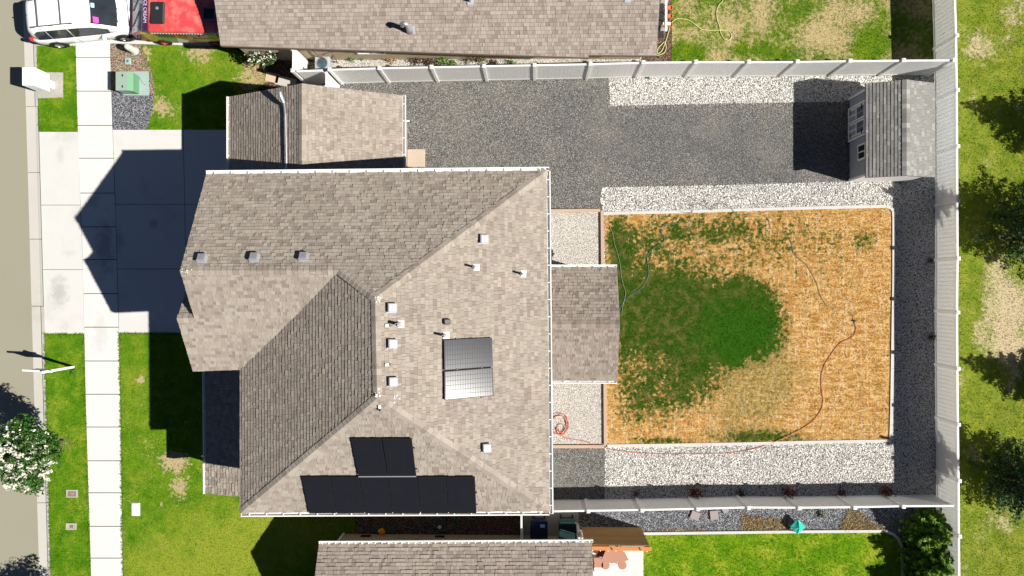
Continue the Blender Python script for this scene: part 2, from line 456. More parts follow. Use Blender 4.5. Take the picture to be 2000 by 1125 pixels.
M_GLASS = glass('dark_window_glass', (.02, .025, .03))
M_GLASSB = glass('blue_tinted_windscreen', (.10, .15, .24), .12)
def paint(name, col, fade=None, rough=.3):
    n = N(name, rough, .5); n.b.inputs['Coat Weight'].default_value = .35; n.b.inputs['Coat Roughness'].default_value = .12
    c = n.mix(n.noise(1.5, 3), sc(col, .96), sc(col, 1.03))
    if fade:
        c = n.mix(n.step(n.noise(1.9, 5, .6, n.pos()), .42, .68), c, fade)
    return n.done(c)
M_CARW = paint('white_car_paint', (.80, .80, .80))
M_RED = paint('sun_faded_red_paint', (.50, .055, .055), (.58, .16, .135), .42)
M_REDS = paint('red_paint', (.48, .015, .02))
M_PURPLE = paint('dark_purple_paint', (.045, .014, .055))
def cell_mat():
    n = N('solar_cell', .125, .5)
    c = n.mix(n.noise(3, 3), (.010, .012, .018), (.017, .02, .028))
    return n.done(c)
M_CELL = cell_mat()
def cell2():
    n = N('black_solar_cell', .35, .1)
    return n.done(n.mix(n.noise(3, 3), (.008, .009, .012), (.011, .012, .016)))
M_CELLB = cell2()
M_PFRAME = plain('panel_frame', (.008, .008, .010), .55, .3)
def wood(name, a, b, scale=(1.2, 22, 22), local=False):
    n = N(name, .75, .2)
    mp = n.n('ShaderNodeMapping'); n.l(n.pos(local), mp.inputs['Vector']); mp.inputs['Scale'].default_value = scale
    g = n.noise(1.6, 5, .65, mp.outputs[0])
    c = n.mix(g, a, b)
    c = n.mix(n.math('MULTIPLY', n.attr(), .4), c, sc(a, .6))
    return n.done(c, g, .25, .006)
M_WOOD = wood('stained_cedar', (.34, .17, .055), (.62, .38, .16))
M_WOODO = wood('orange_cedar_cap', (.46, .16, .045), (.58, .24, .08))
M_TIMBER = wood('weathered_timber_border', (.36, .24, .16), (.52, .38, .28))
M_BARK = plain('bark', (.13, .09, .065), .95, .1, var=.3, scale=14)
def leaf(name, a, b, c3=None, trans=.25):
    n = N(name, .6, .25)
    st = [(0, a), (.7, b)] + ([(1, c3)] if c3 else [])
    n.b.inputs['Subsurface Weight'].default_value = 0
    c = n.ramp(n.attr(), st)
    n.done(c)
    tr = n.n('ShaderNodeBsdfTranslucent'); n.l(c, tr.inputs[0])
    mx = n.n('ShaderNodeMixShader'); mx.inputs[0].default_value = trans
    out = n.t.nodes['Material Output']
    n.l(n.b.outputs[0], mx.inputs[1]); n.l(tr.outputs[0], mx.inputs[2]); n.l(mx.outputs[0], out.inputs[0])
    return n.mat
M_LEAF = leaf('tree_leaf', (.016, .055, .008), (.055, .15, .02), (.13, .24, .04))
M_BLOS = leaf('white_blossom', (.46, .47, .35), (.72, .72, .62), (.82, .82, .76), .2)
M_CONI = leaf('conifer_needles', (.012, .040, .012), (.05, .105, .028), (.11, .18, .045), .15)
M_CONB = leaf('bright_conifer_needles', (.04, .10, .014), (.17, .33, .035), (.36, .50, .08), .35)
M_DRED = leaf('dark_red_foliage', (.05, .008, .008), (.16, .02, .018), (.26, .05, .035), .2)
M_OLIV = leaf('olive_foliage', (.05, .06, .02), (.15, .16, .06), (.30, .26, .12), .15)
M_MAROON = leaf('maroon_foliage', (.03, .012, .012), (.09, .04, .03), (.20, .14, .07), .15)
M_STRAW = leaf('dry_straw', (.26, .17, .06), (.46, .33, .14), (.60, .48, .26), .2)
M_WEED = leaf('green_weed', (.03, .12, .008), (.10, .26, .02), (.18, .36, .04), .2)
# ------------------------------------------------------------------ ground
def P(pts, z=0.0): return [G(x, y, z) for x, y in pts]
def sheet(name, pts, z, mat, depth=.25, parent=None):
    mb = MB(); mb.prism(P(pts, z), z0=z - depth); return structure(name, mb, mat, parent)
mb = MB(); mb.prism([(-500, -500, -.42), (500, -500, -.42), (500, 500, -.42), (-500, 500, -.42)], z0=-.9)
structure('ground', mb, M_DIRT)
gx = lambda y: 47 + .0285 * (y - 90)
cx = lambda y: 71 + .0272 * (y - 90)
cm = lambda y: 66 + .0275 * (y - 90)
mb = MB(); mb.prism(P([(-900, -700), (gx(-700), -700), (gx(1800), 1800), (-900, 1800)], -.11), z0=-.4)
structure('road', mb, M_ROAD)
kerb = MB(); kerb.prism(P([(gx(-700) + .5, -700), (cx(-700) - .5, -700), (cx(1800) - .5, 1800), (gx(1800) + .5, 1800)], -.30), z0=-.4)
kerb = structure('kerb', kerb, M_JOINT)
ys = [-700, -560, -430, -300, -180, -52, 78, 208, 337, 467, 598, 726, 855, 982, 1112, 1240, 1370, 1500, 1640, 1800]
for i in range(len(ys) - 1):
    y0, y1 = ys[i] + .5, ys[i + 1] - .5
    mb = MB(); mb.tone = rnd.random()
    low = (248 < (y0 + y1) / 2 < 640) or (y0 + y1) / 2 < 80
    hk = -.06 if low else .0
    a = [G(gx(y0), y0, -.10), G(gx(y1), y1, -.10), G(cm(y1), y1, -.09), G(cm(y0), y0, -.09)]
    mb.prism(a, z0=-.4)
    b = [G(cm(y0) + .1, y0, hk - .02), G(cm(y1) + .1, y1, hk - .02), G(cx(y1), y1, hk), G(cx(y0), y0, hk)]
    mb.prism(b, z0=-.4)
    part('kerb_section', mb, M_CURB, kerb)

SWL = [(-700, 125), (60, 147), (300, 153), (450, 160), (640, 164.5), (800, 168), (1125, 178), (1800, 199)]
SWR = [(-700, 196), (85, 214), (250, 219), (440, 226), (640, 231), (800, 235), (1125, 239), (1800, 252)]
def interp(tab, y):
    for (a, b), (c, d) in zip(tab, tab[1:]):
        if y <= c: return b + (d - b) * (y - a) / (c - a)
    return tab[-1][1]
sl = lambda y: interp(SWL, y)
sr = lambda y: interp(SWR, y)
walk = MB(); walk.prism(P([(sl(-650) + 1, -650), (sr(-650) - 1, -650), (sr(60) - 1, 60), (sr(640) - 1, 640), (sr(1750) - 1, 1750), (sl(1750) + 1, 1750), (sl(640) + 1, 640), (sl(60) + 1, 60)], -.03), z0=-.3)
walk = structure('sidewalk', walk, M_JOINT)
ys = [-650 + 66 * i for i in range(9)] + [-20, 46, 112, 178, 245, 309, 377, 443, 507, 573.5, 639, 705, 770, 834, 900, 962.5, 1028, 1090, 1155, 1220, 1286, 1352, 1418, 1484, 1550, 1616, 1682, 1750]
ys = sorted(ys)
ys = [y for i, y in enumerate(ys) if i == 0 or y - ys[i - 1] > 30]
for y0, y1 in zip(ys, ys[1:]):
    mb = MB(); mb.tone = rnd.random()
    z = rnd.uniform(-.004, .004)
    mb.prism([G(sl(y0), y0 + .8, z), G(sr(y0), y0 + .8, z), G(sr(y1), y1 - .8, z), G(sl(y1), y1 - .8, z)], z0=-.2)
    part('slab', mb, M_WALK, walk)
drive = MB(); drive.prism(P([(cx(258) + 1, 258), (sl(258), 258), (sl(650), 650), (cx(650) + 1, 650)], -.03), z0=-.3)
drive.prism(P([(sr(255), 255), (536, 255), (536, 648), (sr(648), 648)], -.03), z0=-.3)
drive = structure('driveway', drive, M_JOINT)
vj = lambda y: 357.5 + .022 * (y - 252)
for y0, y1 in ((257, 400.5), (400.5, 526.5), (526.5, 652)):
    mb = MB(); mb.tone = rnd.random()
    mb.prism(P([(cx(y0) + .8, y0 + .5), (sl(y0) - .8, y0 + .5), (sl(y1) - .8, y1 - .5), (cx(y1) + .8, y1 - .5)], 0.003), z0=-.2)
    part('slab', mb, M_DRIVE, drive)
for y0, y1 in ((253, 399), (399, 525.5), (525.5, 650.5)):
    for k in (0, 1):
        mb = MB(); mb.tone = rnd.random()
        q = [(sr(y0) + 1.2, y0 + .5), (vj(y0) - .5, y0 + .5), (vj(y1) - .5, y1 - .5), (sr(y1) + 1.2, y1 - .5)] if k == 0 else [(vj(y0) + .6, y0 + .5), (540, y0 + .5), (540, y1 - .5), (vj(y1) + .6, y1 - .5)]
        mb.prism(P(q, 0.004), z0=-.2)
        part('slab', mb, M_DRIVE, drive)
nd = MB(); nd.prism(P([(cx(-300) + 1, -300), (sl(-300) - 1, -300), (sl(86) - 1, 89), (cx(86) + 1, 89)], .002), z0=-.25)
nd.prism(P([(sr(-300) + 1, -300), (560, -300), (560, 60), (470, 91), (sr(86) + 1, 84.5)], .002), z0=-.25)
structure('north_neighbour_driveway', nd, M_DRIVE)

# --- grass areas
GRASS = []
def lawn(name, pts, mat, z=.0, dens=420, kind='front', lab=None, h=.05, hole=()):
    sheet(name, pts, z, mat, .3)
    GRASS.append((pts, mat, z, dens, h, hole))
lawn('verge_grass_north', [(cx(90) + .5, 89.5), (sl(90) - 1.5, 90), (sl(256) - 1.5, 256.5), (cx(256) + .5, 257)], M_LAWN_F, .012)
lawn('verge_grass_south', [(cx(653) + .5, 652.5), (sl(653) - 1.5, 652.5), (sl(900) - 1.5, 900), (sl(1700) - 1.5, 1700), (cx(1700) + .5, 1700), (cx(900) + .5, 900)], M_LAWN_F, .012)
lawn('front_grass_north', [(274, 87), (380, 89), (455, 95), (500, 112), (520, 125), (520, 160), (500, 175), (530, 190), (530, 253), (288, 253), (298, 210), (303, 180), (300, 150), (290, 120)], M_LAWN_D, .012)
lawn('front_grass_south', [(sr(652) + 1, 651), (540, 651), (590, 900), (600, 1003), (690, 1003), (690, 1230), (640, 1500), (sr(1500) + 1, 1500), (sr(900) + 1, 900)], M_LAWN_D, .012)
BED = [(sr(88) + 1, 86.5), (274, 87), (290, 120), (300, 150), (303, 180), (298, 210), (288, 253), (sr(253) + 1, 253)]
sheet('mulch_bed', BED, .0, M_MULCHD)
sheet('gravel_bed', [(sr(180) + 1, 178), (302, 186), (298, 210), (288, 253), (sr(253) + 1, 253)], .006, M_BLUEG, .1)
sheet('north_side_path', [(500, 60), (1252, 100), (1252, 152), (640, 158), (600, 158), (535, 185), (470, 150), (455, 120)], -.004, M_MULCH)
sheet('side_rock_bed', [(648, 60), (1252, 100), (1252, 148), (648, 148)], .006, M_WFINE, .1)
sheet('north_mulch_strip', [(1252, 20), (1314, -400), (1312, 148), (1252, 148)], .004, M_MULCH)
lawn('north_neighbour_lawn', [(1313, -500), (1870, -500), (1850, 145), (1312, 150)], M_LAWN_N, .012, 420)
# --- back yard
sheet('grey_gravel_yard', [(560, 155), (1850, 140), (1860, 420), (1178, 420), (1060, 440), (1000, 430), (560, 400)], 0, M_GGRAV)
sheet('white_rock_yard', [(1176, 366), (1400, 362), (1748, 352), (1752, 205), (1840, 205), (1850, 975), (1181, 975), (1181, 860), (1180, 420), (1172, 390)], .016, M_WROCK)
sheet('white_rock_strip', [(1189, 150), (1300, 149), (1850, 142), (1850, 206), (1660, 198), (1400, 202), (1191, 207)], .016, M_WROCK, .3)
sheet('fine_gravel_bed_north', [(1040, 412), (1174, 412), (1176, 600), (1040, 600)], .02, M_WFINE)
sheet('fine_gravel_bed_south', [(1040, 620), (1181, 620), (1181, 870), (1040, 870)], .02, M_WFINE)
sheet('grey_gravel_corner', [(1030, 873), (1182, 873), (1182, 975), (1030, 975)], .012, M_GGRAV)
lawn('back_lawn', [(1181, 420), (1729, 405), (1738, 409), (1743, 430), (1742, 640), (1737, 859), (1187, 867), (1184, 740)], M_LAWN_B, .02, 900, h=.04)
# --- south side
sheet('south_mulch_bed', [(690, 1000), (1020, 1000), (1020, 1052), (690, 1052)], -.002, M_MULCH)
sheet('bin_pad', [(1018, 975), (1130, 975), (1130, 1060), (1018, 1060)], .006, M_PAD)
sheet('blue_gravel_bed', [(1130, 970), (1850, 970), (1850, 1150), (1764, 1150), (1762, 1065), (1730, 1040), (1262, 1045), (1130, 1050)], .0, M_BLUEG)
sheet('south_patio', [(1130, 1050), (1258, 1050), (1256, 1200), (1130, 1200)], .008, M_PATIO)
lawn('south_neighbour_lawn', [(1262, 1042), (1730, 1040), (1748, 1047), (1759, 1062), (1763, 1090), (1770, 1600), (1256, 1600), (1257, 1070)], M_LAWN_S, .012)
sheet('south_side_bed', [(1764, 1040), (1850, 1040), (1860, 1600), (1770, 1600)], .004, M_MULCH)
lawn('open_field', [(1832, -600), (2900, -600), (2900, 1800), (1838, 1800)], M_FIELD, -.004, 330)
lawn('gap_grass', [(598, 1002), (692, 1002), (692, 1060), (600, 1060)], M_LAWN_F, .010, 300)

# --- scatter
def inpoly(x, y, poly):
    c = np.zeros(len(x), bool); n = len(poly); j = n - 1
    for i in range(n):
        xi, yi = poly[i]; xj, yj = poly[j]
        k = ((yi > y) != (yj > y)) & (x < (xj - xi) * (y - yi) / ((yj - yi) or 1e-9) + xi)
        c ^= k; j = i
    return c
rng = np.random.default_rng(11)
W0 = [G(-30, -30), G(2040, 1160)]
def sample(pts, dens, clip=True):
    poly = [(q.x, q.y) for q in P(pts)]
    xs = [p[0] for p in poly]; ysx = [p[1] for p in poly]
    x0, x1, y0, y1 = min(xs), max(xs), min(ysx), max(ysx)
    if clip:
        x0 = max(x0, W0[0].x); x1 = min(x1, W0[1].x); y1 = min(y1, W0[0].y); y0 = max(y0, W0[1].y)
    n = int((x1 - x0) * (y1 - y0) * dens)
    x = rng.uniform(x0, x1, n); y = rng.uniform(y0, y1, n)
    k = inpoly(x, y, poly)
    return x[k], y[k]
def raw_mesh(name, V, F, mat, tone, lab=None):
    me = bpy.data.meshes.new(name)
    nv, nf, k = len(V), len(F), F.shape[1]
    me.vertices.add(nv); me.vertices.foreach_set('co', V.astype(np.float32).ravel())
    me.loops.add(nf * k); me.loops.foreach_set('vertex_index', F.astype(np.int32).ravel())
    me.polygons.add(nf); me.polygons.foreach_set('loop_start', np.arange(0, nf * k, k, dtype=np.int32))
    me.materials.append(mat)
    at = me.attributes.new('tone', 'FLOAT', 'FACE'); at.data.foreach_set('value', tone.astype(np.float32))
    me.update(calc_edges=True)
    return me
def blades(pts, mat, z, dens, h, label):
    x, y = sample(pts, dens); n = len(x)
    if n == 0: return
    a = rng.uniform(0, 2 * PI, n); w = rng.uniform(.009, .022, n); L = rng.uniform(.3, 1.1, n) * h; hh = rng.uniform(.4, 1.1, n) * h
    b = a + PI / 2
    V = np.empty((n, 3, 3))
    V[:, 0] = np.stack([x + np.cos(b) * w, y + np.sin(b) * w, np.full(n, z - .003)], 1)
    V[:, 1] = np.stack([x - np.cos(b) * w, y - np.sin(b) * w, np.full(n, z - .003)], 1)
    V[:, 2] = np.stack([x + np.cos(a) * L, y + np.sin(a) * L, z + hh], 1)
    me = raw_mesh('grass', V.reshape(-1, 3), np.arange(n * 3).reshape(-1, 3), mat, rng.uniform(0, 1, n) ** 2)
    o = link('grass', me); tag(o, label, 'grass', kind='stuff')
GL = ['short green grass on the verge beside the white van', 'long green grass verge between kerb and sidewalk with the sign post', 'green grass in front of the north garage with bare straw patches',
      'bright front lawn south of the driveway', 'half dried neighbour lawn behind the long white fence', 'scorched orange back lawn with a dark green centre', 'lush lime green lawn beyond the south fence',
      'sunny field grass east of the tall side fence', 'shaded grass between the two houses']
for (pts, mat, z, dens, h, hole), lab in zip(GRASS, GL): blades(pts, mat, z, dens, h, lab)
OCT = np.array([(1, 0, 0), (-1, 0, 0), (0, 1, 0), (0, -1, 0), (0, 0, 1), (0, 0, -.6)], float)
OF = np.array([(0, 2, 4), (2, 1, 4), (1, 3, 4), (3, 0, 4), (2, 0, 5), (1, 2, 5), (3, 1, 5), (0, 3, 5)])
def stones(pts, mat, z, dens, r0, r1, label, name='gravel', cat='gravel'):
    x, y = sample(pts, dens); n = len(x)
    r = rng.uniform(r0, r1, n); a = rng.uniform(0, 2 * PI, n); e = rng.uniform(.55, 1.0, (n, 1))
    b = OCT[None] * np.ones((n, 1, 1)) + rng.normal(0, .16, (n, 6, 3))
    b[:, :, 1] *= e; b[:, :, 2] *= .55
    tx = rng.normal(0, .25, (n, 1))
    X = b[:, :, 0] * np.cos(a)[:, None] - b[:, :, 1] * np.sin(a)[:, None]
    Y = b[:, :, 0] * np.sin(a)[:, None] + b[:, :, 1] * np.cos(a)[:, None]
    Z = b[:, :, 2] + X * tx
    V = np.stack([X * r[:, None] + x[:, None], Y * r[:, None] + y[:, None], Z * r[:, None] + z + r[:, None] * .25], 2)
    F = (OF[None] + 6 * np.arange(n)[:, None, None]).reshape(-1, 3)
    me = raw_mesh(name, V.reshape(-1, 3), F, mat, np.repeat(rng.uniform(0, 1, n), 8))
    tag(link(name, me), label, cat, kind='stuff')
stones([(1180, 368), (1400, 364), (1748, 354), (1752, 207), (1826, 207), (1832, 968), (1181, 972), (1183, 877), (1744, 864), (1750, 404), (1181, 412)], M_WST, .016, 430, .018, .036, 'washed white rocks around the back lawn')
stones([(1190, 152), (1826, 145), (1826, 206), (1660, 199), (1400, 203), (1192, 207)], M_WST, .016, 430, .018, .036, 'washed white rocks along the north fence')
stones([(640, 158), (1189, 152), (1191, 208), (1400, 203), (1656, 199), (1656, 354), (1400, 363), (1178, 367), (1174, 408), (1070, 408), (1066, 340), (600, 340)], M_GST, .0, 300, .012, .024, 'crushed grey gravel of the parking yard')
stones([(1078, 876), (1181, 876), (1181, 972), (1078, 972)], M_GST, .012, 300, .012, .024, 'grey gravel square at the house corner')
stones([(1071, 416), (1172, 416), (1172, 522), (1071, 522)], M_WST, .02, 420, .010, .018, 'fine white gravel north of the covered patio')
stones([(1075, 742), (1179, 742), (1179, 867), (1075, 867)], M_WST, .02, 420, .010, .018, 'fine white gravel under the red hose coil')
stones([(1132, 972), (1850, 972), (1764, 1060), (1730, 1036), (1262, 1040), (1132, 1045)], M_BST, .0, 380, .014, .028, 'blue grey gravel beyond the south fence')
stones([(sr(182) + 2, 182), (300, 188), (296, 210), (286, 251), (sr(251) + 2, 251)], M_BST, .006, 380, .012, .024, 'blue grey gravel below the green transformer')
stones([(650, 100), (1252, 105), (1252, 148), (650, 148)], M_WST, .006, 330, .016, .03, 'pinkish white rocks beside the north neighbour wall')
for pp, m_, lab in (([(1178, 362), (1400, 358), (1750, 348), (1750, 356), (1400, 367), (1180, 371)], M_WST, 'stray white rocks spilling onto the grey gravel south edge'),
    ([(1186, 203), (1400, 199), (1660, 195), (1660, 203), (1400, 208), (1186, 212)], M_WST, 'stray white rocks below the north rock strip'), ([(1184, 150), (1194, 150), (1195, 208), (1186, 208)], M_WST, 'stray white rocks at the west end of the north strip'),
    ([(1176, 876), (1188, 876), (1188, 945), (1176, 945)], M_GST, 'grey stones mixed into the white rock at the house corner')): stones(pp, m_, .018, 150, .014, .03, lab)
def straw(pts, mat, dens, label, r=.05, z=0.0):
    blades(pts, mat, z, dens, r, label)
straw([(1445, 1025), (1450, 1003), (1480, 1008), (1535, 1015), (1540, 1036), (1450, 1038)], M_STRAW, 900, 'dry straw clump left of the teal cover', .11)
straw([(1635, 1036), (1650, 1010), (1660, 995), (1685, 1000), (1700, 1020), (1740, 1037)], M_STRAW, 900, 'dry straw clump right of the teal cover', .12)
straw([(1282, 1037), (1290, 1030), (1330, 1030), (1380, 1033), (1380, 1039)], M_STRAW, 500, 'thin dry grass along the pale lawn edging', .07)
straw([(495, 110), (520, 125), (528, 160), (505, 165), (490, 140)], M_STRAW, 500, 'dry grass beside the shaded north gate', .09)
straw([(274, 89), (290, 120), (300, 150), (303, 178), (285, 150), (276, 120)], M_WEED, 300, 'weeds growing along the mulch bed edge', .07)

def fringe(f, y0, y1, off0, off1, mat, label, step=40):
    pts = [(f(y) + off0, y) for y in np.arange(y0, y1 + 1, step)]; pts += [(f(y) + off1, y) for y in np.arange(y1, y0 - 1, -step)]
    blades(pts, mat, .014, 700, .07, label)
fringe(sl, 92, 252, -3.5, .8, M_LAWN_F, 'ragged grass fringe along the sidewalk beside the mailbox', 20)
fringe(sl, 655, 1175, -3.5, .8, M_LAWN_F, 'ragged grass fringe on the kerb side of the sidewalk')
fringe(sr, 655, 1175, -.6, 4, M_LAWN_D, 'ragged grass fringe on the house side of the sidewalk')
fringe(cx, 655, 1175, -.8, 3.5, M_LAWN_F, 'grass fringe creeping over the kerb back')
blades([(cx(653), 650.5), (sl(653), 650.5), (sl(653), 656), (cx(653), 656)], M_LAWN_F, .014, 800, .07, 'grass fringe below the driveway apron')
blades([(sr(653), 649), (400, 649), (400, 655), (sr(653), 655)], M_LAWN_D, .014, 800, .07, 'grass fringe below the driveway slab')
# --- edging round the back lawn
e = MB()
def edge_strip(mb, pts, w, z, side):
    """kerb of width w (m) along world polyline, offset to one side"""
    pts = [Vector(p) for p in pts]
    for a, b in zip(pts, pts[1:]):
        d = (b - a); d.z = 0; L = d.length; d.normalize(); nrm = Vector((-d.y, d.x, 0)) * side
        q = [a, b, b + nrm * w, a + nrm * w]
        for v in q: v.z = z
        mb.prism([q[0] - d * .0, q[1] + d * .0, q[2] + d * w * .0, q[3]], z0=z - .2)
edg = MB(); edg.prism(P([(1186, 425), (1186, 430), (1190, 430)], -.2), z0=-.3)
edg = structure('lawn_edging', edg, M_EDGE)
line = [(1178.5, 417), (1230, 415.5), (1290, 414.5), (1350, 413), (1410, 411), (1470, 409), (1530, 407.5), (1590, 406), (1650, 404.5), (1700, 403.5), (1731, 403), (1740, 406), (1745, 412), (1746, 425), (1746, 480), (1746, 540), (1745, 600), (1744, 660), (1743, 720), (1742, 780), (1741, 830), (1740, 861), (1690, 862), (1630, 863), (1570, 864), (1510, 865.5), (1450, 867), (1390, 868), (1330, 869), (1270, 870), (1186, 871)]
for a, b in zip(line, line[1:]):
    mb = MB(); mb.tone = rnd.random()
    A, B = G(*a, .06), G(*b, .06); d = (B - A).normalized()
    mb.beam(A - Vector((0, 0, .08)) + d * .004, B - Vector((0, 0, .08)) - d * .004, .135, .17)
    part('edging_section', mb, M_EDGE, edg)
ed2 = MB(); ed2.prism(P([(1262, 1050), (1264, 1050), (1264, 1052)], -.2), z0=-.3); ed2 = structure('south_lawn_edging', ed2, M_EDGE)
line = [(1252, 1042), (1330, 1041), (1410, 1040), (1490, 1039), (1570, 1038), (1650, 1037.5), (1728, 1037), (1744, 1043), (1754, 1052), (1761, 1068), (1763, 1100), (1764, 1160), (1766, 1240)]
for a, b in zip(line, line[1:]):
    mb = MB(); mb.tone = rnd.random(); A, B = G(*a, .03), G(*b, .03); d = (B - A).normalized()
    mb.beam(A + d * .004, B - d * .004, .12, .1); part('edging_section', mb, M_EDGE, ed2)
def timber(pts, label, w=.14, z=.07, mat=M_TIMBER, cat='border'):
    t = thing('timber_border', label, cat, G(*pts[0], 0))
    for a, b in zip(pts, pts[1:]):
        mb = MB(); mb.beam(G(*a, z), G(*b, z), w, .12); part('timber', mb, mat, t)
timber([(1069, 412), (1172, 411)], 'pale timber border edging the gravel north of the patio')
timber([(1176, 411), (1177, 522)], 'timber border between fine gravel and the dry lawn, north of the patio')
timber([(1181.5, 742), (1182.5, 868)], 'timber border between fine gravel and the dry lawn, south of the patio')
timber([(1077, 872), (1180, 872)], 'tan timber border below the red hose coil')
# ------------------------------------------------------------------ roofs
CO = .142
WIDTHS = [.10, .13, .16, .20, .24]
TONES = [0.02, .2, .38, .5, .62, .82, 1.0]
def clip_half(poly, a, b):
    """keep the part of poly left of a->b (2D)"""
    out = []; n = len(poly)
    ex, ey = b[0] - a[0], b[1] - a[1]
    for i in range(n):
        p, q = poly[i], poly[(i + 1) % n]
        sp = ex * (p[1] - a[1]) - ey * (p[0] - a[0]); sq = ex * (q[1] - a[1]) - ey * (q[0] - a[0])
        if sp >= 0: out.append(p)
        if (sp >= 0) != (sq >= 0):
            t = sp / (sp - sq); out.append((p[0] + (q[0] - p[0]) * t, p[1] + (q[1] - p[1]) * t))
    return out
class Roof:
    def __init__(s, parent, mat, name='roof'):
        s.deck = MB(); s.parent = parent; s.mat = mat; s.tabs = []; s.caps = []; s.name = name; s.var = {}
    def face(s, pts3, eave, deck=None, thick=.16, co=CO, wk=1.0, deck_face=True, align=None, ths=(.016, .020, .034, .042), tones=None):
        """pts3: list of convex polygons (3D points, same plane); eave: (A, B) along the eave"""
        A, B = Vector(eave[0]), Vector(eave[1])
        u = (B - A); u.z = 0
        allp = [p for poly in pts3 for p in poly]
        # plane normal from polygon
        pl = pts3[0]
        nrm = Vector((0, 0, 0))
        for i in range(len(pl)): nrm += Vector(pl[i]).cross(Vector(pl[(i + 1) % len(pl)]))
        nrm.normalize()
        if nrm.z < 0: nrm = -nrm
        u = (u - nrm * u.dot(nrm)).normalized()
        v = nrm.cross(u).normalized()
        if v.z < 0: v = -v; u = -u
        O = A
        uv = lambda p: ((Vector(p) - O).dot(u), (Vector(p) - O).dot(v))
        polys = []
        for poly in pts3:
            q = [uv(p) for p in poly]
            ar = sum(q[i][0] * q[(i + 1) % len(q)][1] - q[(i + 1) % len(q)][0] * q[i][1] for i in range(len(q)))
            if ar < 0: q = q[::-1]
            polys.append(q)
        if deck_face:
            for poly in (deck if deck is not None else pts3):
                s.deck.prism([Vector(p) - nrm * .012 for p in poly], dz=thick, tone=.1)
        us = [q[0] for pq in polys for q in pq]; vs_ = [q[1] for pq in polys for q in pq]
        v0 = min(vs_)
        if align is not None: v0 += ((uv(align)[1] - v0) % co) - co
        while v0 < max(vs_):
            u0 = min(us) - rnd.uniform(0, .3); last = .5
            while u0 < max(us):
                w = rnd.choice(WIDTHS) * wk; t = rnd.choice(tones or TONES); th = rnd.choice(ths)
                if th > .03: t = min(1, t * .7 + .35)
                rect = [(u0, v0), (u0 + w - .007, v0), (u0 + w - .007, v0 + co - .009), (u0, v0 + co - .009)]
                for pq in polys:
                    c = rect
                    for i in range(len(pq)):
                        c = clip_half(c, pq[i], pq[(i + 1) % len(pq)])
                        if len(c) < 3: break
                    if len(c) < 3: continue
                    ar = abs(sum(c[i][0] * c[(i + 1) % len(c)][1] - c[(i + 1) % len(c)][0] * c[i][1] for i in range(len(c)))) / 2
                    if ar < 1e-4: continue
                    full = len(c) == 4 and abs(ar - (w - .007) * (co - .009)) < 1e-5
                    s.tabs.append((full, w, t, th, c, v0, co, O, u, v, nrm))
                u0 += w
            v0 += co
        return nrm
    def ridge(s, a, b, nL, nR, w=.16, step=.2, lift=.025):
        a = Vector(a); b = Vector(b); d = (b - a); L = d.length; d.normalize()
        def side(n, sg):
            x = n.cross(d).normalized()
            if x.z > 0: x = -x
            return x
        x1 = side(nL, 1); x2 = side(nR, -1)
        if abs(x1.dot(x2)) > .999 and x1.dot(x2) > 0: x2 = -x1
        k = max(1, int(round(L / step))); st = L / k
        for i in range(k):
            s.caps.append((a + d * (i * st), d, st, x1, x2, nL, nR, w, lift, min(1, rnd.choice(TONES) * 1.1 + .1)))
    def build(s, nind=300):
        deck = part(s.name, s.deck, M_DECK, s.parent)
        made = 0; cache = {}
        for (p, d, st, x1, x2, nL, nR, w, lift, t) in s.caps:
            key = (tuple(round(q, 3) for q in d), round(st, 3), t, w)
            up = (nL + nR).normalized()
            if key not in cache:
                mb = MB(); mb.tone = t
                f, bk = lift + .016, lift
                # a cap overlaps the next: its near end (at 0) stands proud
                c0 = up * f; c1 = d * (st * 1.03) + up * bk
                l0 = x1 * w + nL * f; l1 = d * (st * 1.03) + x1 * w + nL * bk
                r0 = x2 * w + nR * f; r1 = d * (st * 1.03) + x2 * w + nR * bk
                for q in ((c0, c1, l1, l0), (c0, r0, r1, c1)):
                    n_ = (q[1] - q[0]).cross(q[2] - q[0])
                    mb.face(q if n_.z > 0 else q[::-1])
                dn = up * -.05
                mb.face((l0, c0, c0 + dn, l0 - nL * .05)); mb.face((c0, r0, r0 - nR * .05, c0 + dn))
                mb.face((l0, l1, l1 - nL * .05, l0 - nL * .05)); mb.face((r0, r1, r1 - nR * .05, r0 - nR * .05))
                cache[key] = mb.mesh('ridge_shingle', s.mat)
            o = link('ridge_shingle', cache[key], deck); o.location = p - (Vector((0, 0, 0))); made += 1
        full = [i for i, tb in enumerate(s.tabs) if tb[0]]
        full.sort(key=lambda i: -s.tabs[i][1])
        ind = set(full[:max(0, nind - made)])
        tc = {}
        rest = MB()
        for i, (fl, w, t, th, c, v0, co, O, u, v, nrm) in enumerate(s.tabs):
            if i in ind:
                key = (w, t, th)
                if key not in tc:
                    mb = MB(); mb.tone = t
                    s.tab(mb, [(0, 0), (w - .007, 0), (w - .007, co - .009), (0, co - .009)], 0, co, th, Vector((0, 0, 0)), Vector((1, 0, 0)), Vector((0, 1, 0)), Vector((0, 0, 1)))
                    tc[key] = mb.mesh('shingle', s.mat)
                M = Matrix((u, v, nrm)).transposed().to_4x4()
                M.translation = O + u * min(q[0] for q in c) + v * v0
                link('shingle', tc[key], deck, M=M)
            else:
                rest.tone = t; s.tab(rest, c, v0, co, th, O, u, v, nrm)
        o = part('shingle_field', rest, s.mat, deck); o['kind'] = 'stuff'
        return deck
    def tab(s, mb, c, v0, co, th, O, u, v, nrm):
        top = [O + u * a + v * b + nrm * (th * (1 - (b - v0) / (co + .014)) + .002) for a, b in c]
        bot = [O + u * a + v * b - nrm * .004 for a, b in c]
        n = len(c)
        mb.idx(top + bot, [tuple(range(n))] + [(i, i + n, (i + 1) % n + n, (i + 1) % n) for i in range(n)])

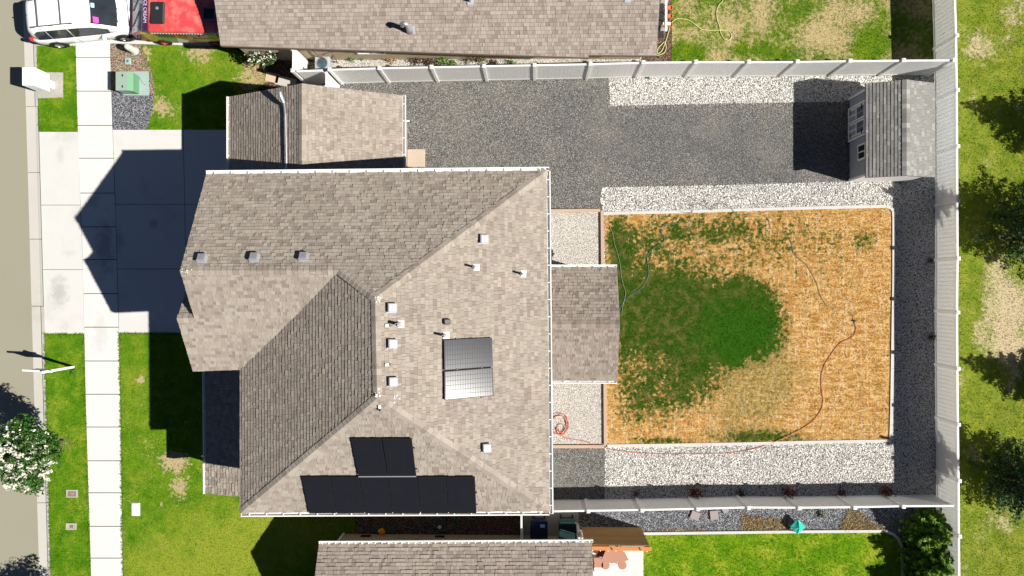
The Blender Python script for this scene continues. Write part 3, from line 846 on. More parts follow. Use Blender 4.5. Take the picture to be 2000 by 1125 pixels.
def gutter(parent, a, b, out, w=.13, hang=.62, name='gutter'):
    """open trough along a->b; out = horizontal outward unit vector"""
    a = Vector(a); b = Vector(b); out = Vector(out); d = (b - a).normalized()
    g = MB(); up = Vector((0, 0, 1))
    t = .02
    g.beam(a + out * (w - t / 2) - up * .015, b + out * (w - t / 2) - up * .015, .035, .11)      # outer lip
    g.beam(a + out * (w / 2) - up * .085, b + out * (w / 2) - up * .085, w - .03, .02)
    g.beam(a + out * .008 - up * .05, b + out * .008 - up * .05, .016, .09)
    for e, sg in ((a, 1), (b, -1)):
        g.beam(e + out * .02 - up * .03 + d * .006 * sg, e + out * (w - .02) - up * .03 + d * .006 * sg, .012, .1)
    gp = part(name, g, M_WHITE, parent)
    L = (b - a).length; k = int(L / hang)
    h = MB(); h.beam(Vector((0, 0, 0)), out * (w - .02), .035, .02); me = h.mesh('gutter_hanger', M_WHITE)
    for i in range(k):
        o = link('gutter_hanger', me, gp); o.location = a + d * (L * (i + .5) / k) + up * .012
def wall_poly(mb, pts, z0=0.0):
    mb.prism(pts, z0=z0)
def vertical(mb, pts3, nrm, t=.12):
    """thin wall with outline pts3 (3D, one vertical plane), thickness t inward"""
    n = len(pts3); nrm = Vector(nrm)
    a = [Vector(p) for p in pts3]; b = [p - nrm * t for p in a]
    mb.idx(a + b, [tuple(range(n)), tuple(range(2 * n - 1, n - 1, -1))] + [(i, i + n, (i + 1) % n + n, (i + 1) % n) for i in range(n)])
def window(parent, c, w, h, out, name='window', panes=2):
    """c = centre on wall face; out = outward unit vector"""
    out = Vector(out); s_ = Vector((0, 0, 1)).cross(out)
    M = Matrix((s_, out, Vector((0, 0, 1)))).transposed().to_4x4(); M.translation = Vector(c)
    f = MB()
    def bx(x, z, sx, sz, y=.02, sy=.06): f.box(None, (sx, sy, sz), M=M @ Matrix.Translation((x, y, z)))
    bx(-w / 2, 0, .07, h + .07); bx(w / 2, 0, .07, h + .07); bx(0, h / 2, w - .07, .07); bx(0, -h / 2, w - .07, .07)
    for i in range(1, panes): bx(-w / 2 + w * i / panes, 0, .04, h - .07)
    fr = part(name, f, M_WHITE, parent)
    for i in range(panes):
        g = MB(); g.box(None, (w / panes - .05, .02, h - .07), M=M @ Matrix.Translation((-w / 2 + w * (i + .5) / panes, .008, 0)))
        part('pane', g, M_GLASS, fr)

Z = CAM_H
# ---------------- main house
H1 = thing('house', 'two storey house with brown shingle roof and black solar panels mid photo', 'house', G(820, 640, 0))
ze, zr = .190 * Z, .270 * Z
Rf = Roof(H1, M_SH)
NW = G(403, 341, ze); NE = G(1067, 334, ze); SE = G(1073, 998, ze); SW = G(471, 1001, ze)
RN = G(733, 582, zr); RS = G(737, 778, zr)
plN = plane3(NW, NE, RN)
FR1 = on_plane(663, 528, plN); FR0 = on_plane(352, 528.5, plN)
zf = (FR1.z + FR0.z) / 2
plE = plane3(NE, SE, RN); plS = plane3(SW, SE, RS); plW = plane3(SW, RN, RS)
# north slope in two convex pieces
XN = NW + (NE - NW) * .42
nN = Rf.face([[NW, XN, FR1, FR0], [XN, NE, RN, FR1]], (NW, NE))
nE = Rf.face([[NE, SE, RS, RN]], (NE, SE))
nS = Rf.face([[SW, SE, RS]], (SW, SE))
# front gable south slope: through the front ridge and its eave
ES0 = G(377, 725, ze); ES1 = G(471, 725.5, ze)
plG = plane3(FR0, FR1, ES0)
notch = on_plane(380, 621, plG); sg = on_plane(346, 622, plG)
vb = on_plane(471, 722, plG)
V1 = on_plane(471, 722, plW)
Q = on_plane(572, 621.5, plG)
nG = Rf.face([[FR0, FR1, Q, notch], [sg, Q, vb, on_plane(377, 725, plG)]], (ES0, ES1), align=notch)
nW = Rf.face([[SW, V1, FR1, RN, RS]], (SW, V1)) if False else None
# west slope: triangle-like polygon bounded by the valley
A1 = on_plane(469, 1001, plW); A2 = on_plane(469, 722, plW); A3 = on_plane(662, 531, plW)
nW = Rf.face([[A1, RS, RN, A3, A2]], (A1, A2), ths=(.018, .021, .025, .030), tones=(.15, .25, .35, .45, .5, .6, .75))
# small front gable, north slope
k0 = sg; k1 = notch
kz = sg.z - 1.05
kn0 = Vector((sg.x, sg.y + 1.42, kz)); kn1 = Vector((notch.x + .3, notch.y + 1.42, kz))
nK = Rf.face([[k0, Vector((notch.x + .35, k0.y, k0.z)), kn1, kn0]], (kn0, kn1))
Rf.ridge(FR0, FR1, nN, nG); Rf.ridge(RN, FR1, nN, nW, step=.19); Rf.ridge(RS, RN, nE, nW)
Rf.ridge(NE, RN, nN, nE, step=.24); Rf.ridge(SE, RS, nS, nE, step=.19); Rf.ridge(SW, RS, nS, nW, step=.19); Rf.ridge(k0, k1, nK, nG)
Rf.build(300)
gutter(H1, NW + Vector((0, .01, 0)), NE + Vector((.1, .01, 0)), (0, 1, 0))
gutter(H1, NE + Vector((.01, 0, 0)), SE + Vector((.01, -.1, 0)), (1, 0, 0))
gutter(H1, SW + Vector((0, -.01, 0)), SE + Vector((0, -.01, 0)), (0, -1, 0))
# walls
w = MB(); ins = .42
x0 = SW.x + ins; x1 = SE.x - ins; y0 = SW.y + ins; y1 = NW.y - ins
wall_poly(w, [(x0, y0, ze - .12), (x1, y0, ze - .12), (x1, y1, ze - .12), (x0, y1, ze - .12)])
part('wall', w, M_HOUSEW, H1)
fx = NW.x + .45; gy0 = ES0.y + ins
w = MB(); wall_poly(w, [(fx, gy0, ze - .14), (x0 + .2, gy0, ze - .14), (x0 + .2, y1 - .01, ze - .14), (fx, y1 - .01, ze - .14)])
vertical(w, [(fx, gy0, ze - .14), (fx, y1 - .01, ze - .14), (fx, FR0.y, zf - .35)], (-1, 0, 0))
part('wall', w, M_HOUSEW, H1)
for yy, ww in ((y1 - 3.0, 4.6), (gy0 + 1.6, 2.5)):
    g = MB()
    for k in range(4): g.box((fx - .03, yy, .28 + k * .55), (.06, ww, .53), bev=.02)
    part('garage_door', g, M_WHITE, H1)
window(H1, (fx - .001, y1 - 2.4, 4.4), 1.5, 1.2, (-1, 0, 0)); window(H1, (fx - .001, gy0 + 1.6, 4.4), 1.2, 1.2, (-1, 0, 0))
# the upper front window trim just showing past the rake
g = MB(); g.box((fx - .25, y1 - .75, 4.9), (.5, .9, .12)); part('eyebrow_trim', g, M_HOUSEW, H1)
window(H1, (x1 + .001, y0 + 3, 1.5), 1.8, 1.2, (1, 0, 0)); window(H1, (x1 + .001, y1 - 2.5, 4.6), 1.5, 1.2, (1, 0, 0)); window(H1, (x1 + .001, y0 + 3, 4.6), 1.5, 1.2, (1, 0, 0))
window(H1, (x0 + 4, y0 - .001, 4.6), 1.2, 1.0, (0, -1, 0)); window(H1, (x0 + 5, y1 + .001, 4.6), 1.2, 1.0, (0, 1, 0))

# porch roof (single storey lean-to in front)
Pf = Roof(H1, M_SH)
zp0, zp1 = 2.9, 3.75
pa = G(403, 964, zp0); pb = G(401, 700, zp0)
pc = Vector((x0, pb.y, zp1)); pdn = Vector((x0, pa.y - .05, zp1))
pl = plane3(pa, pb, pc)
nP = Pf.face([[pa, pb, Vector((x0, pb.y, pc.z)), Vector((x0, pa.y, pc.z))]], (pa, pb))
Pf.build(30)
gutter(H1, pa + Vector((-.01, 0, 0)), pb + Vector((-.01, 0, 0)), (-1, 0, 0), w=.10)
for yy in (pa.y + .3, (pa.y + pb.y) / 2):
    g = MB(); g.box((pa.x + .35, yy, 1.37), (.16, .16, 2.74), bev=.02); part('porch_post', g, M_WHITE, H1)
g = MB(); g.box((x0 - .04, (pa.y + pb.y) / 2, 1.08), (.07, .95, 2.1), bev=.02); part('door', g, M_REDS, H1)
g = MB(); g.box(((pa.x + x0) / 2 + .2, (pa.y + pb.y) / 2, .08), (x0 - pa.x - .4, pb.y - pa.y - .4, .14)); part('porch_slab', g, M_PATIO, H1)

# north garage wing
Gf = Roof(H1, M_SH)
zge, zgr = .096 * Z, .152 * Z
a = G(449, 189, zge); b = G(786, 186, zge); r0 = G(590, 166, zgr)
yb = -100
a2 = Vector((a.x + .02, y1 - .05, zge)); b2 = Vector((b.x, y1 - .05, zge)); r1 = Vector((r0.x, y1 - .05, zgr))
r0 = Vector((r0.x, a.y, zgr)); b = Vector((b.x, a.y, zge)); b2.x = b.x; a2.x = a.x
n1 = Gf.face([[a, r0, r1, a2]], (a, a2), ths=(.018, .021, .025, .030), tones=(.15, .25, .35, .45, .5, .6, .75)); n2 = Gf.face([[b, r0, r1, b2]], (b, b2))
Gf.ridge(r1, r0, n1, n2)
Gf.build(150)
gutter(H1, a + Vector((-.01, 0, 0)), a2 + Vector((-.01, 0, 0)), (-1, 0, 0), w=.11)
gutter(H1, b + Vector((.01, 0, 0)), b2 + Vector((.01, 0, 0)), (1, 0, 0), w=.12)
w = MB(); gx0, gx1, gy1 = a.x + .35, b.x - .35, a.y - .3
wall_poly(w, [(gx0, y1 + .01, zge - .1), (gx1, y1 + .01, zge - .1), (gx1, gy1, zge - .1), (gx0, gy1, zge - .1)])
vertical(w, [(gx0, gy1, zge - .1), (gx1, gy1, zge - .1), (r0.x, gy1, zgr - .3)], (0, 1, 0))
part('wall', w, M_HOUSEW, H1)
g = MB()
for k in range(4): g.box((gx0 - .03, (y1 + gy1) / 2, .28 + k * .55), (.06, 2.7, .53), bev=.02)
part('garage_door', g, M_WHITE, H1)
window(H1, (gx1 + .001, gy1 - 1.6, 1.5), .9, 1.0, (1, 0, 0))
g = MB(); g.tube([G(794, 236, zge - .02), G(799, 236, zge - .1)], .035); part('downspout_elbow', g, M_WHITE, H1)
# service mast and conduit lying over the west slope
plg = (a, n1)
pts = []
for (px, py) in ((563.5, 335), (563, 300), (562, 260), (561.5, 225), (559, 205), (556, 190)):
    p = on_plane(px, py, plg); pts.append(p + n1 * .10)
g = MB(); g.tube([pts[0] - Vector((0, 1.2, 0))] + pts[:5], .03, 10)
cd = part('conduit', g, M_METAL, H1)
g = MB(); tp = pts[5] + Vector((0, 0, .25)); g.tube([pts[4], pts[4] + Vector((.02, .05, .12)), tp, tp + Vector((.0, .12, .08))], [.05, .06, .08, .07], 10); part('mast_head', g, M_METAL, cd)

# covered patio roof
Cf = Roof(H1, M_SHN)
zce, zcr = .076 * Z, .108 * Z
a = G(1204, 522.5, zce); b = G(1206, 743.5, zce)
xr = (a.x + b.x) / 2; ym = (a.y + b.y) / 2
c0 = Vector((x1, a.y, zce)); c1 = Vector((x1, b.y, zce)); a.x = b.x = xr
q0 = Vector((x1, ym + .05, zcr)); q1 = Vector((xr, ym + .05, zcr))
n1 = Cf.face([[a, c0, q0, q1]], (c0, a)); n2 = Cf.face([[b, c1, q0, q1]], (c1, b))
Cf.ridge(q1, q0, n1, n2); Cf.build(150)
gutter(H1, c0 + Vector((.2, .01, 0)), a + Vector((0, .01, 0)), (0, 1, 0), w=.10, hang=.55)
gutter(H1, c1 + Vector((.2, -.01, 0)), b + Vector((0, -.01, 0)), (0, -1, 0), w=.10, hang=.55)
g = MB(); vertical(g, [(xr - .06, b.y + .1, zce - .1), (xr - .06, a.y - .1, zce - .1), (xr - .06, ym + .05, zcr - .2)], (1, 0, 0), .1); part('gable_wall', g, M_HOUSEW, H1)
for yy in (a.y - .35, b.y + .35):
    g = MB(); g.box((xr - .35, yy, zce / 2 - .06), (.16, .16, zce - .12), bev=.02); part('patio_post', g, M_WHITE, H1)
g = MB(); g.box(((x1 + xr) / 2 - .1, ym, .06), (xr - x1 - .3, a.y - b.y - .3, .1)); part('patio_slab', g, M_PATIO, H1)

# roof vents, pipes and flashings
def frame_on(p, n, rz=0.0):
    n = Vector(n).normalized(); x = Vector((0, 1, 0)).cross(n).normalized(); y = n.cross(x)
    M = Matrix((x, y, n)).transposed().to_4x4(); M.translation = p
    return M @ Matrix.Rotation(rz, 4, 'Z')
def box_vent(px, py, pl, parent=None, mat=M_VENT, s=.31, h=.17):
    p = on_plane(px, py, pl); M = frame_on(p + pl[1] * .02, pl[1])
    mb = MB(); mb.box(None, (s * 1.12, s * 1.12, .015), M=M @ Matrix.Translation((0, 0, .008)))
    mb.box(None, (s * .86, s * .86, h * .6), M=M @ Matrix.Translation((0, 0, h * .35)))
    hd = MB()
    c = hd
    t = .78
    V = [(-s / 2, -s / 2, h * .6), (s / 2, -s / 2, h * .6), (s / 2, s / 2, h * .6), (-s / 2, s / 2, h * .6), (-s / 2, -s / 2, h * .85), (s / 2, -s / 2, h * .85), (s / 2, s / 2, h * .85), (-s / 2, s / 2, h * .85),
         (-s / 2 * t, -s / 2 * t, h), (s / 2 * t, -s / 2 * t, h), (s / 2 * t, s / 2 * t, h), (-s / 2 * t, s / 2 * t, h)]
    F = [(3, 2, 1, 0), (8, 9, 10, 11)] + [(i, (i + 1) % 4, (i + 1) % 4 + 4, i + 4) for i in range(4)] + [(i + 4, (i + 1) % 4 + 4, (i + 1) % 4 + 8, i + 8) for i in range(4)]
    hd.idx([M @ Vector(v) for v in V], F)
    hd.box(None, (s * .02, s * .6, .006), M=M @ Matrix.Translation((0, 0, h + .003)))
    o = part('roof_vent', mb, M_LEAD, parent or H1)
    part('vent_hood', hd, mat, o)
for (px, py) in ((396, 507), (498, 505), (594, 504)): box_vent(px, py, (NW, nN))
for (px, py) in ((943, 467), (764, 601), (765, 671), (766, 745), (948, 874)): box_vent(px, py, (NE, nE), mat=M_LEAD)
def pipe_vent(px, py, pl, r=.04, h=.48, fl=.22, mat=M_LEAD, parent=None):
    p = on_plane(px, py, pl); M = frame_on(p + pl[1] * .03, pl[1])
    mb = MB(); mb.box(None, (fl, fl * 1.05, .012), M=M @ Matrix.Translation((fl * .28, 0, 0)))
    o = part('vent_flashing', mb, M_WHITE, parent or H1)
    q = MB(); q.tube([p, p + Vector((0, 0, h * .3))], [r * 2.0, r * 1.25], 12); q.tube([p + Vector((0, 0, h * .3)), p + Vector((0, 0, h))], r, 12, cap=False)
    q.lathe(p + Vector((0, 0, h)), [(r, 0), (r, .01), (r * .7, .01), (r * .68, -.1)], 12)
    part('vent_pipe', q, mat, o)
for (px, py, r) in ((927, 522, .038), (1019, 535, .038), (779, 633, .055), (868, 655, .045)): pipe_vent(px, py, (NE, nE), r)
p = on_plane(871, 628, (NE, nE)); M = frame_on(p + nE * .03, nE)
g = MB(); g.box(None, (.24, .2, .12), M=M @ Matrix.Translation((0, 0, .06)), bev=.03); part('black_vent', g, M_DARK, H1)
for (px, py, pl, vx) in ((757, 636, (NE, nE), 1), (757, 712, (NE, nE), 1), (742, 794, (SE, nS), 0)):
    p = on_plane(px, py, pl); M = frame_on(p + pl[1] * .04, pl[1])
    g = MB(); g.box(None, (.14, .09, .05) if vx else (.09, .14, .05), M=M @ Matrix.Translation((-.04, 0, .02)) if vx else M @ Matrix.Translation((0, .04, .02)), bev=.01)
    o = part('roof_anchor', g, M_WHITE, H1)
    g = MB(); g.tube([M @ Vector((.06, 0, .0)) if vx else M @ Vector((0, -.06, 0)), M @ Vector((.07, 0, .08)) if vx else M @ Vector((0, -.07, .08))], .035, 10); part('anchor_ring', g, M_DARK, o)
# spilled sealant specks at the ridge ends
g = MB()
for (cx_, cy_, n_) in ((737, 584, 9), (738, 772, 12), (362, 530, 7), (775, 774, 5)):
    for k in range(n_):
        pt = on_plane(cx_ + rnd.gauss(0, 6), cy_ + rnd.gauss(0, 4), (NE, nE) if cx_ > 500 else (FR0, nG)); s_ = rnd.uniform(.015, .04)
        g.box(None, (s_, s_ * rnd.uniform(.6, 1.6), .006), M=frame_on(pt + Vector((0, 0, .055)), nE if cx_ > 500 else nG, rnd.random() * 3))
part('sealant', g, M_WHITE, H1, kind='stuff')

# solar panels
def panel(c4, pl, parent, nx, ny, lift=.13, rail=False, cellmat=None):
    cellmat = cellmat or M_CELLB
    """c4 = px corners (TL, TR, BR, BL); nx,ny = cell counts"""
    n = pl[1]; base = (pl[0] + n * lift, n)
    q = [on_plane(x, y, base) for x, y in c4]
    f = MB(); f.idx(q + [p - n * .04 for p in q], [(0, 3, 2, 1), (4, 5, 6, 7)] + [(i, i + 4, (i + 1) % 4 + 4, (i + 1) % 4) for i in range(4)])
    o = part('solar_panel', f, M_PFRAME, parent)
    c = MB(); B = lambda s, t: (q[0] * (1 - s) * (1 - t) + q[1] * s * (1 - t) + q[2] * s * t + q[3] * (1 - s) * t) + n * .004
    g0 = .018
    for i in range(nx):
        for j in range(ny):
            s0 = g0 + (1 - 2 * g0) * (i + .06) / nx; s1 = g0 + (1 - 2 * g0) * (i + .94) / nx; t0 = g0 + (1 - 2 * g0) * (j + .04) / ny; t1 = g0 + (1 - 2 * g0) * (j + .96) / ny
            c.face([B(s0, t0), B(s0, t1), B(s1, t1), B(s1, t0)], tone=rnd.random())
    part('solar_cells', c, cellmat, o, kind='stuff')
    return q, n, o
plEs = (NE, nE); plSs = (SE, nS)
E4 = [(867.5, 664), (961, 659.5), (962.5, 716), (868, 723.5)]
E5 = [(868, 725.5), (962.5, 718), (964, 773), (868.5, 781.5)]
for c4 in (E4, E5): panel(c4, plEs, H1, 19, 6, cellmat=M_CELL)
bot = [603.5, 658, 712.5, 767, 821.5, 876, 931]; top = [589, 645, 702, 757.5, 814.5, 871.5, 928]
for i in range(6):
    panel([(top[i] + .6, 932), (top[i + 1] - .6, 931.5), (bot[i + 1] - .6, 1002.5), (bot[i] + .6, 1003)], plSs, H1, 6, 10)
panel([(686, 857), (744.5, 857), (756, 929.5), (700.5, 929.5)], plSs, H1, 6, 10)
panel([(747, 857), (804, 857), (812.5, 929), (758, 929.5)], plSs, H1, 6, 10)
def rail(p0, p1, pl, r=.018, lift=.1, mat=M_METAL):
    b_ = (pl[0] + pl[1] * lift, pl[1]); g = MB(); g.beam(on_plane(*p0, b_), on_plane(*p1, b_), r * 2, r * 2); part('mounting_rail', g, mat, H1)
rail((700, 931), (813, 930.5), plSs, lift=.135)
for y_ in (962, 985): rail((592 + (y_ - 932) * .2, y_), (931 + (y_ - 932) * .04, y_), plSs, lift=.06, mat=M_DARK)
for y_ in (875, 916): rail((685 + (y_ - 857) * .2, y_), (808 + (y_ - 857) * .12, y_), plSs, lift=.06, mat=M_DARK)
for x_ in (892, 940): rail((x_, 660.5), (x_ + 1.5, 778), plEs, lift=.06, mat=M_METAL)
g = MB()
for i in range(1, 6):
    for t in (.3, .85):
        px = top[i] + (bot[i] - top[i]) * t; b_ = (plSs[0] + nS * .15, nS); g.box(None, (.05, .03, .012), M=frame_on(on_plane(px, 932 + 70 * t, b_), nS))
for px, py in ((893, 720.5), (941, 717)): g.box(None, (.05, .03, .012), M=frame_on(on_plane(px, py, (plEs[0] + nE * .15, nE)), nE))
part('panel_clamps', g, M_DARK, H1, kind='stuff')

# ---------------- north neighbour
H2 = thing('house', 'long shingled house cut off by the top of the photo, above the white fence', 'house', G(860, 60, 0))
Nf = Roof(H2, M_SHP); z2 = 2.8
a = G(431, 88.5, z2); b = G(1150, 108.5, z2); b.y = a.y - .02 * 0 + (b.y - a.y); 
b1 = G(1150, 104.0, z2); c = G(1284, 105, z2)
sl2 = math.tan(math.radians(21)); yr = a.y + 5.6
def up2(p): return Vector((p.x, yr, z2 + (yr - a.y) * sl2))
def e2(p): return Vector((p.x, p.y, z2 + (p.y - a.y) * sl2))
a, b, b1, c = e2(a), e2(b), e2(b1), e2(c)
n1 = Nf.face([[a, b, up2(b), up2(a)], [b1, c, up2(c), up2(b1)]], (Vector((a.x, a.y, z2)), Vector((c.x, a.y, z2))), co=.155)
n2f = (Vector((a.x, 2 * yr - a.y, z2)), Vector((c.x, 2 * yr - a.y, z2)))
Nf.deck.prism([up2(a), up2(c), n2f[1], n2f[0]], dz=.16)
Nf.ridge(up2(a), up2(c), n1, Vector((0, .36, .93)).normalized(), step=.22)
Nf.build(300)
w = MB(); wy = G(860, 118.5, 0).y
wall_poly(w, [(a.x + .4, wy + .08, z2 - .05), (b.x - .0, wy + .03, z2 - .05), (b.x, wy + 8, z2 - .05), (a.x + .4, wy + 8, z2 - .05)])
wall_poly(w, [(b.x + .001, wy, z2 - .05), (c.x - .35, wy, z2 - .05), (c.x - .35, wy + 8, z2 - .05), (b.x + .001, wy + 8, z2 - .05)])
part('wall', w, M_TANW, H2)
g = MB(); g.beam(e2(a) + Vector((0, -.02, -.07)), e2(b) + Vector((0, -.02, -.07)), .03, .17); g.beam(e2(b1) + Vector((0, -.02, -.07)), e2(c) + Vector((0, -.02, -.07)), .03, .17)
part('fascia', g, plain('brown_fascia', (.17, .13, .10), .7), H2)
window(H2, (a.x + 6.0, wy + .07, 1.5), 1.2, 1.0, (0, -1, 0)); window(H2, (a.x + 12, wy + .07, 1.5), 1.0, .9, (0, -1, 0))
# gooseneck vent
plN2 = (a, n1)
p = on_plane(801, 61, plN2)
g = MB(); g.box(None, (.42, .3, .015), M=frame_on(p + n1 * .04 + Vector((.0, .05, 0)), n1)); o = part('vent_flashing', g, M_LEAD, H2)
g = MB(); g.smooth = True
g.tube([p, p + Vector((0, .02, .35)), p + Vector((0, .02, .6)), p + Vector((-.02, .03, .75)), p + Vector((-.08, .04, .82)), p + Vector((-.16, .05, .80)), p + Vector((-.2, .05, .7))], [.15, .12, .09, .095, .10, .10, .10], 14); part('gooseneck_pipe', g, M_METAL, o)
g = MB(); g.tube([p + Vector((-.2, .05, .70)), p + Vector((-.2, .05, .66))], [.11, .12], 14); part('pipe_cap', g, M_METAL, o)
for (px, py) in ((919, 3), (1226, -2)):
    p = on_plane(px, py, plN2); g = MB(); g.box(None, (.26, .26, .015), M=frame_on(p + n1 * .04, n1)); o = part('vent_flashing', g, M_LEAD, H2)
    g = MB(); g.tube([p, p + Vector((0, 0, .35))], .05, 12); part('vent_pipe', g, M_METAL, o)
# ---------------- south neighbour
H3 = thing('house', 'single storey shingled house cut off by the bottom of the photo', 'house', G(880, 1120, 0))
Sf = Roof(H3, M_SHP); z3 = 2.5
a = G(623, 1063.5, z3); b = G(1156, 1060.5, z3); run = 2.35; rise = 1.3
ra = Vector((a.x, a.y - run, z3 + rise)); rb = Vector((b.x, b.y - run, z3 + rise))
n1 = Sf.face([[a, b, rb, ra]], (a, b), co=.15, wk=1.15)
a_ = Vector((a.x, a.y - 2 * run, z3)); b_ = Vector((b.x, b.y - 2 * run, z3))
Sf.face([[a_, b_, rb, ra]], (a_, b_), co=.3, wk=3)
Sf.build(300)
gutter(H3, a + Vector((0, .01, 0)), b + Vector((.05, .01, 0)), (0, 1, 0), w=.13, hang=.28)
w = MB(); wy3 = G(860, 1044, 0).y
xa = G(672, 1045, 0).x
wall_poly(w, [(xa, a_.y + .3, z3 - .1), (b.x - .3, a_.y + .3, z3 - .1), (b.x - .3, wy3, z3 - .1), (xa, wy3, z3 - .1)])
part('wall', w, M_TANW, H3)
g = MB(); g.box((xa - .0, wy3 + .0, 1.2), (.09, .09, 2.4)); part('corner_trim', g, M_WHITE, H3)
for (px, py, zz, sx, sz) in ((783, 1051, 1.0, .32, .4), (814, 1048, .7, .16, .25)):
    q = G(px, py, zz); g = MB(); g.box((q.x, wy3 + .07, zz), (sx, .14, sz), bev=.02); part('meter_box', g, M_METAL, H3)
for px in (712, 858, 1108):
    q = G(px, 1048, .6); g = MB(); g.box((q.x, wy3 + .02, .35), (.42, .05, .22)); part('crawl_vent', g, M_DARK, H3)
# ------------------------------------------------------------------ shed
S = thing('garden_shed', 'grey garden shed with white double doors in the yard corner', 'shed', G(1740, 260, 0))
zs, zsr = .0635 * Z, .0790 * Z
Rs = Roof(S, M_SHG)
a = G(1691, 163, zs); b = G(1690, 349, zs); c = G(1825, 160, zs); r0 = G(1770, 155, zsr)
ya, yb_ = a.y, G(1690, 347, zs).y
xa_, xc = a.x, c.x; xr = (xa_ + xc) / 2
q = [Vector((xa_, ya, zs)), Vector((xa_, yb_, zs)), Vector((xr, yb_, zsr)), Vector((xr, ya, zsr)), Vector((xc, ya, zs)), Vector((xc, yb_, zs))]
n1 = Rs.face([[q[0], q[1], q[2], q[3]]], (q[0], q[1]), co=.135, thick=.08, wk=1.5, ths=(.018, .021, .024), tones=(.1, .25, .3, .4, .5, .8)); n2 = Rs.face([[q[4], q[5], q[2], q[3]]], (q[4], q[5]), co=.14, thick=.08, wk=1.0, ths=(.012, .016), tones=(.3, .4, .45, .5, .6, .9))
Rs.ridge(q[2], q[3], n1, n2, step=.2); Rs.build(300)
wx0 = G(1657.5, 270, 0).x; wx1 = xc - .12; wy1 = G(1657, 193, 0).y; wy0 = G(1657, 354.5, 0).y
w = MB()
nb = 13
for i in range(nb):   # lap siding on the front wall
    z0 = .1 + i * (zs - .2) / nb; h_ = (zs - .2) / nb
    w.box(((wx0 + .03), (wy0 + wy1) / 2, z0 + h_ / 2), (.05, wy1 - wy0 - .1, h_ - .006))
wall_poly(w, [(wx0 + .04, wy0, zs - .07), (wx1, wy0, zs - .07), (wx1, wy1, zs - .07), (wx0 + .04, wy1, zs - .07)], .05)
part('wall', w, M_GREYW, S)
g = MB()
vertical(g, [(wx0, wy0 - .012, .05), (wx1, wy0 - .012, .05), (wx1, wy0 - .012, zs - .05), (xr, wy0 - .012, zsr - .1), (wx0, wy0 - .012, zs - .05)], (0, -1, 0), .01)
part('gable_wall', g, M_WHITE, S)
for yy in (wy0 + .04, wy1 - .04):
    g = MB(); g.box((wx0 - .005, yy, zs / 2), (.05, .1, zs - .1)); part('corner_trim', g, M_WHITE, S)
g = MB(); g.beam((xa_ + .03, ya, zs - .07), (xa_ + .03, yb_, zs - .07), .02, .1); part('fascia', g, M_WHITE, S)
# double doors
dy1 = G(1657, 218, 0).y; dy0 = G(1657, 274, 0).y; dm = (dy0 + dy1) / 2
for s0, s1 in ((dy0, dm), (dm, dy1)):
    d = MB(); X = wx0 - .03; W_ = s1 - s0 - .02; yc = (s0 + s1) / 2
    d.box((X, yc, .95), (.04, W_, 1.72)); dp = part('door', d, M_GREYW, S)
    t = MB()
    for yy in (s0 + .05, s1 - .05): t.box((X - .025, yy, .95), (.025, .07, 1.72))
    for zz in (.13, .95, 1.77): t.box((X - .025, yc, zz), (.024, W_ - .14, .08))
    t.box((X - .024, yc, .54), (.022, .06, .74))
    part('door_trim', t, M_WHITE, dp)
    for k in (-1, 1):
        g = MB(); g.box((X - .022, yc + k * W_ * .21, 1.36), (.01, W_ * .33, .68)); part('pane', g, plain('grey_door_panel', (.12, .13, .15), .4) if 'GDP' not in globals() else GDP, dp)
    for zz in (.35, 1.55):
        g = MB(); g.box((X - .05, s0 + .1 if s0 == dy0 else s1 - .1, zz), (.02, .2, .05)); part('hinge', g, M_DARK, dp)
g = MB()
for yy in (dy0 - .06, dy1 + .06): g.box((wx0 - .03, yy, .96), (.05, .09, 1.8))
g.box((wx0 - .03, dm, 1.87), (.05, dy1 - dy0 + .2, .08)); part('door_frame', g, M_WHITE, S)
window(S, (wx0 - .005, G(1660, 302, 1.2).y + .08, 1.45), .62, .72, (-1, 0, 0), panes=2)

# ------------------------------------------------------------------ fences
def board_panel(A, B, h, mat=M_VINYL, parent=None, z0=.05):
    """vinyl privacy panel from A to B: separate boards with recessed joints, two rails"""
    A = Vector(A); B = Vector(B); d = (B - A); d.z = 0; L = d.length; d.normalize()
    A = A + d * .06; L -= .12
    zt = Vector((0, 0, 1)); nb = max(1, int(round(L / .178))); bw = L / nb
    mb = MB(); c0 = Vector((A.x, A.y, 0))
    nrm = zt.cross(d)
    M0 = Matrix((d, nrm, zt)).transposed().to_4x4()
    def bx(u, z, su, st, sz):
        M = M0.copy(); M.translation = c0 + d * u + zt * z; mb.box(None, (su, st, sz), M=M)
    for i in range(nb):
        mb.tone = rnd.random(); bx(bw * (i + .5), h / 2, bw - .009, .034, h - .22)
        bx(bw * (i + 1) - (.02 if i == nb - 1 else 0), h / 2, .009, .022, h - .222)
    p = part('panel', mb, mat, parent)
    for nm, z, t in (('top_rail', h - .065, .075), ('bottom_rail', z0 + .07, .05)):
        mb = MB(); bx(L / 2, z, L, t, .13 if nm == 'top_rail' else .14); part(nm, mb, mat, parent)
POST_ME = {}
def post(parent, p, h, mat=M_VINYL):
    key = round(h, 2)
    if key not in POST_ME:
        mb = MB(); mb.box((0, 0, h / 2), (.127, .127, h)); a_ = mb.mesh('post', mat)
        mb = MB(); t = .078
        mb.box((0, 0, .012), (.155, .155, .025)); mb.idx([(-t, -t, .025), (t, -t, .025), (t, t, .025), (-t, t, .025), (0, 0, .06)], [(0, 1, 4), (1, 2, 4), (2, 3, 4), (3, 0, 4)]); POST_ME[key] = (a_, mb.mesh('post_cap', mat))
    a_, c_ = POST_ME[key]
    o = link('post', a_, parent, local=True); o.location = Vector((p.x, p.y, 0)) - parent.location
    k = link('post_cap', c_, o); k.location = (0, 0, h)
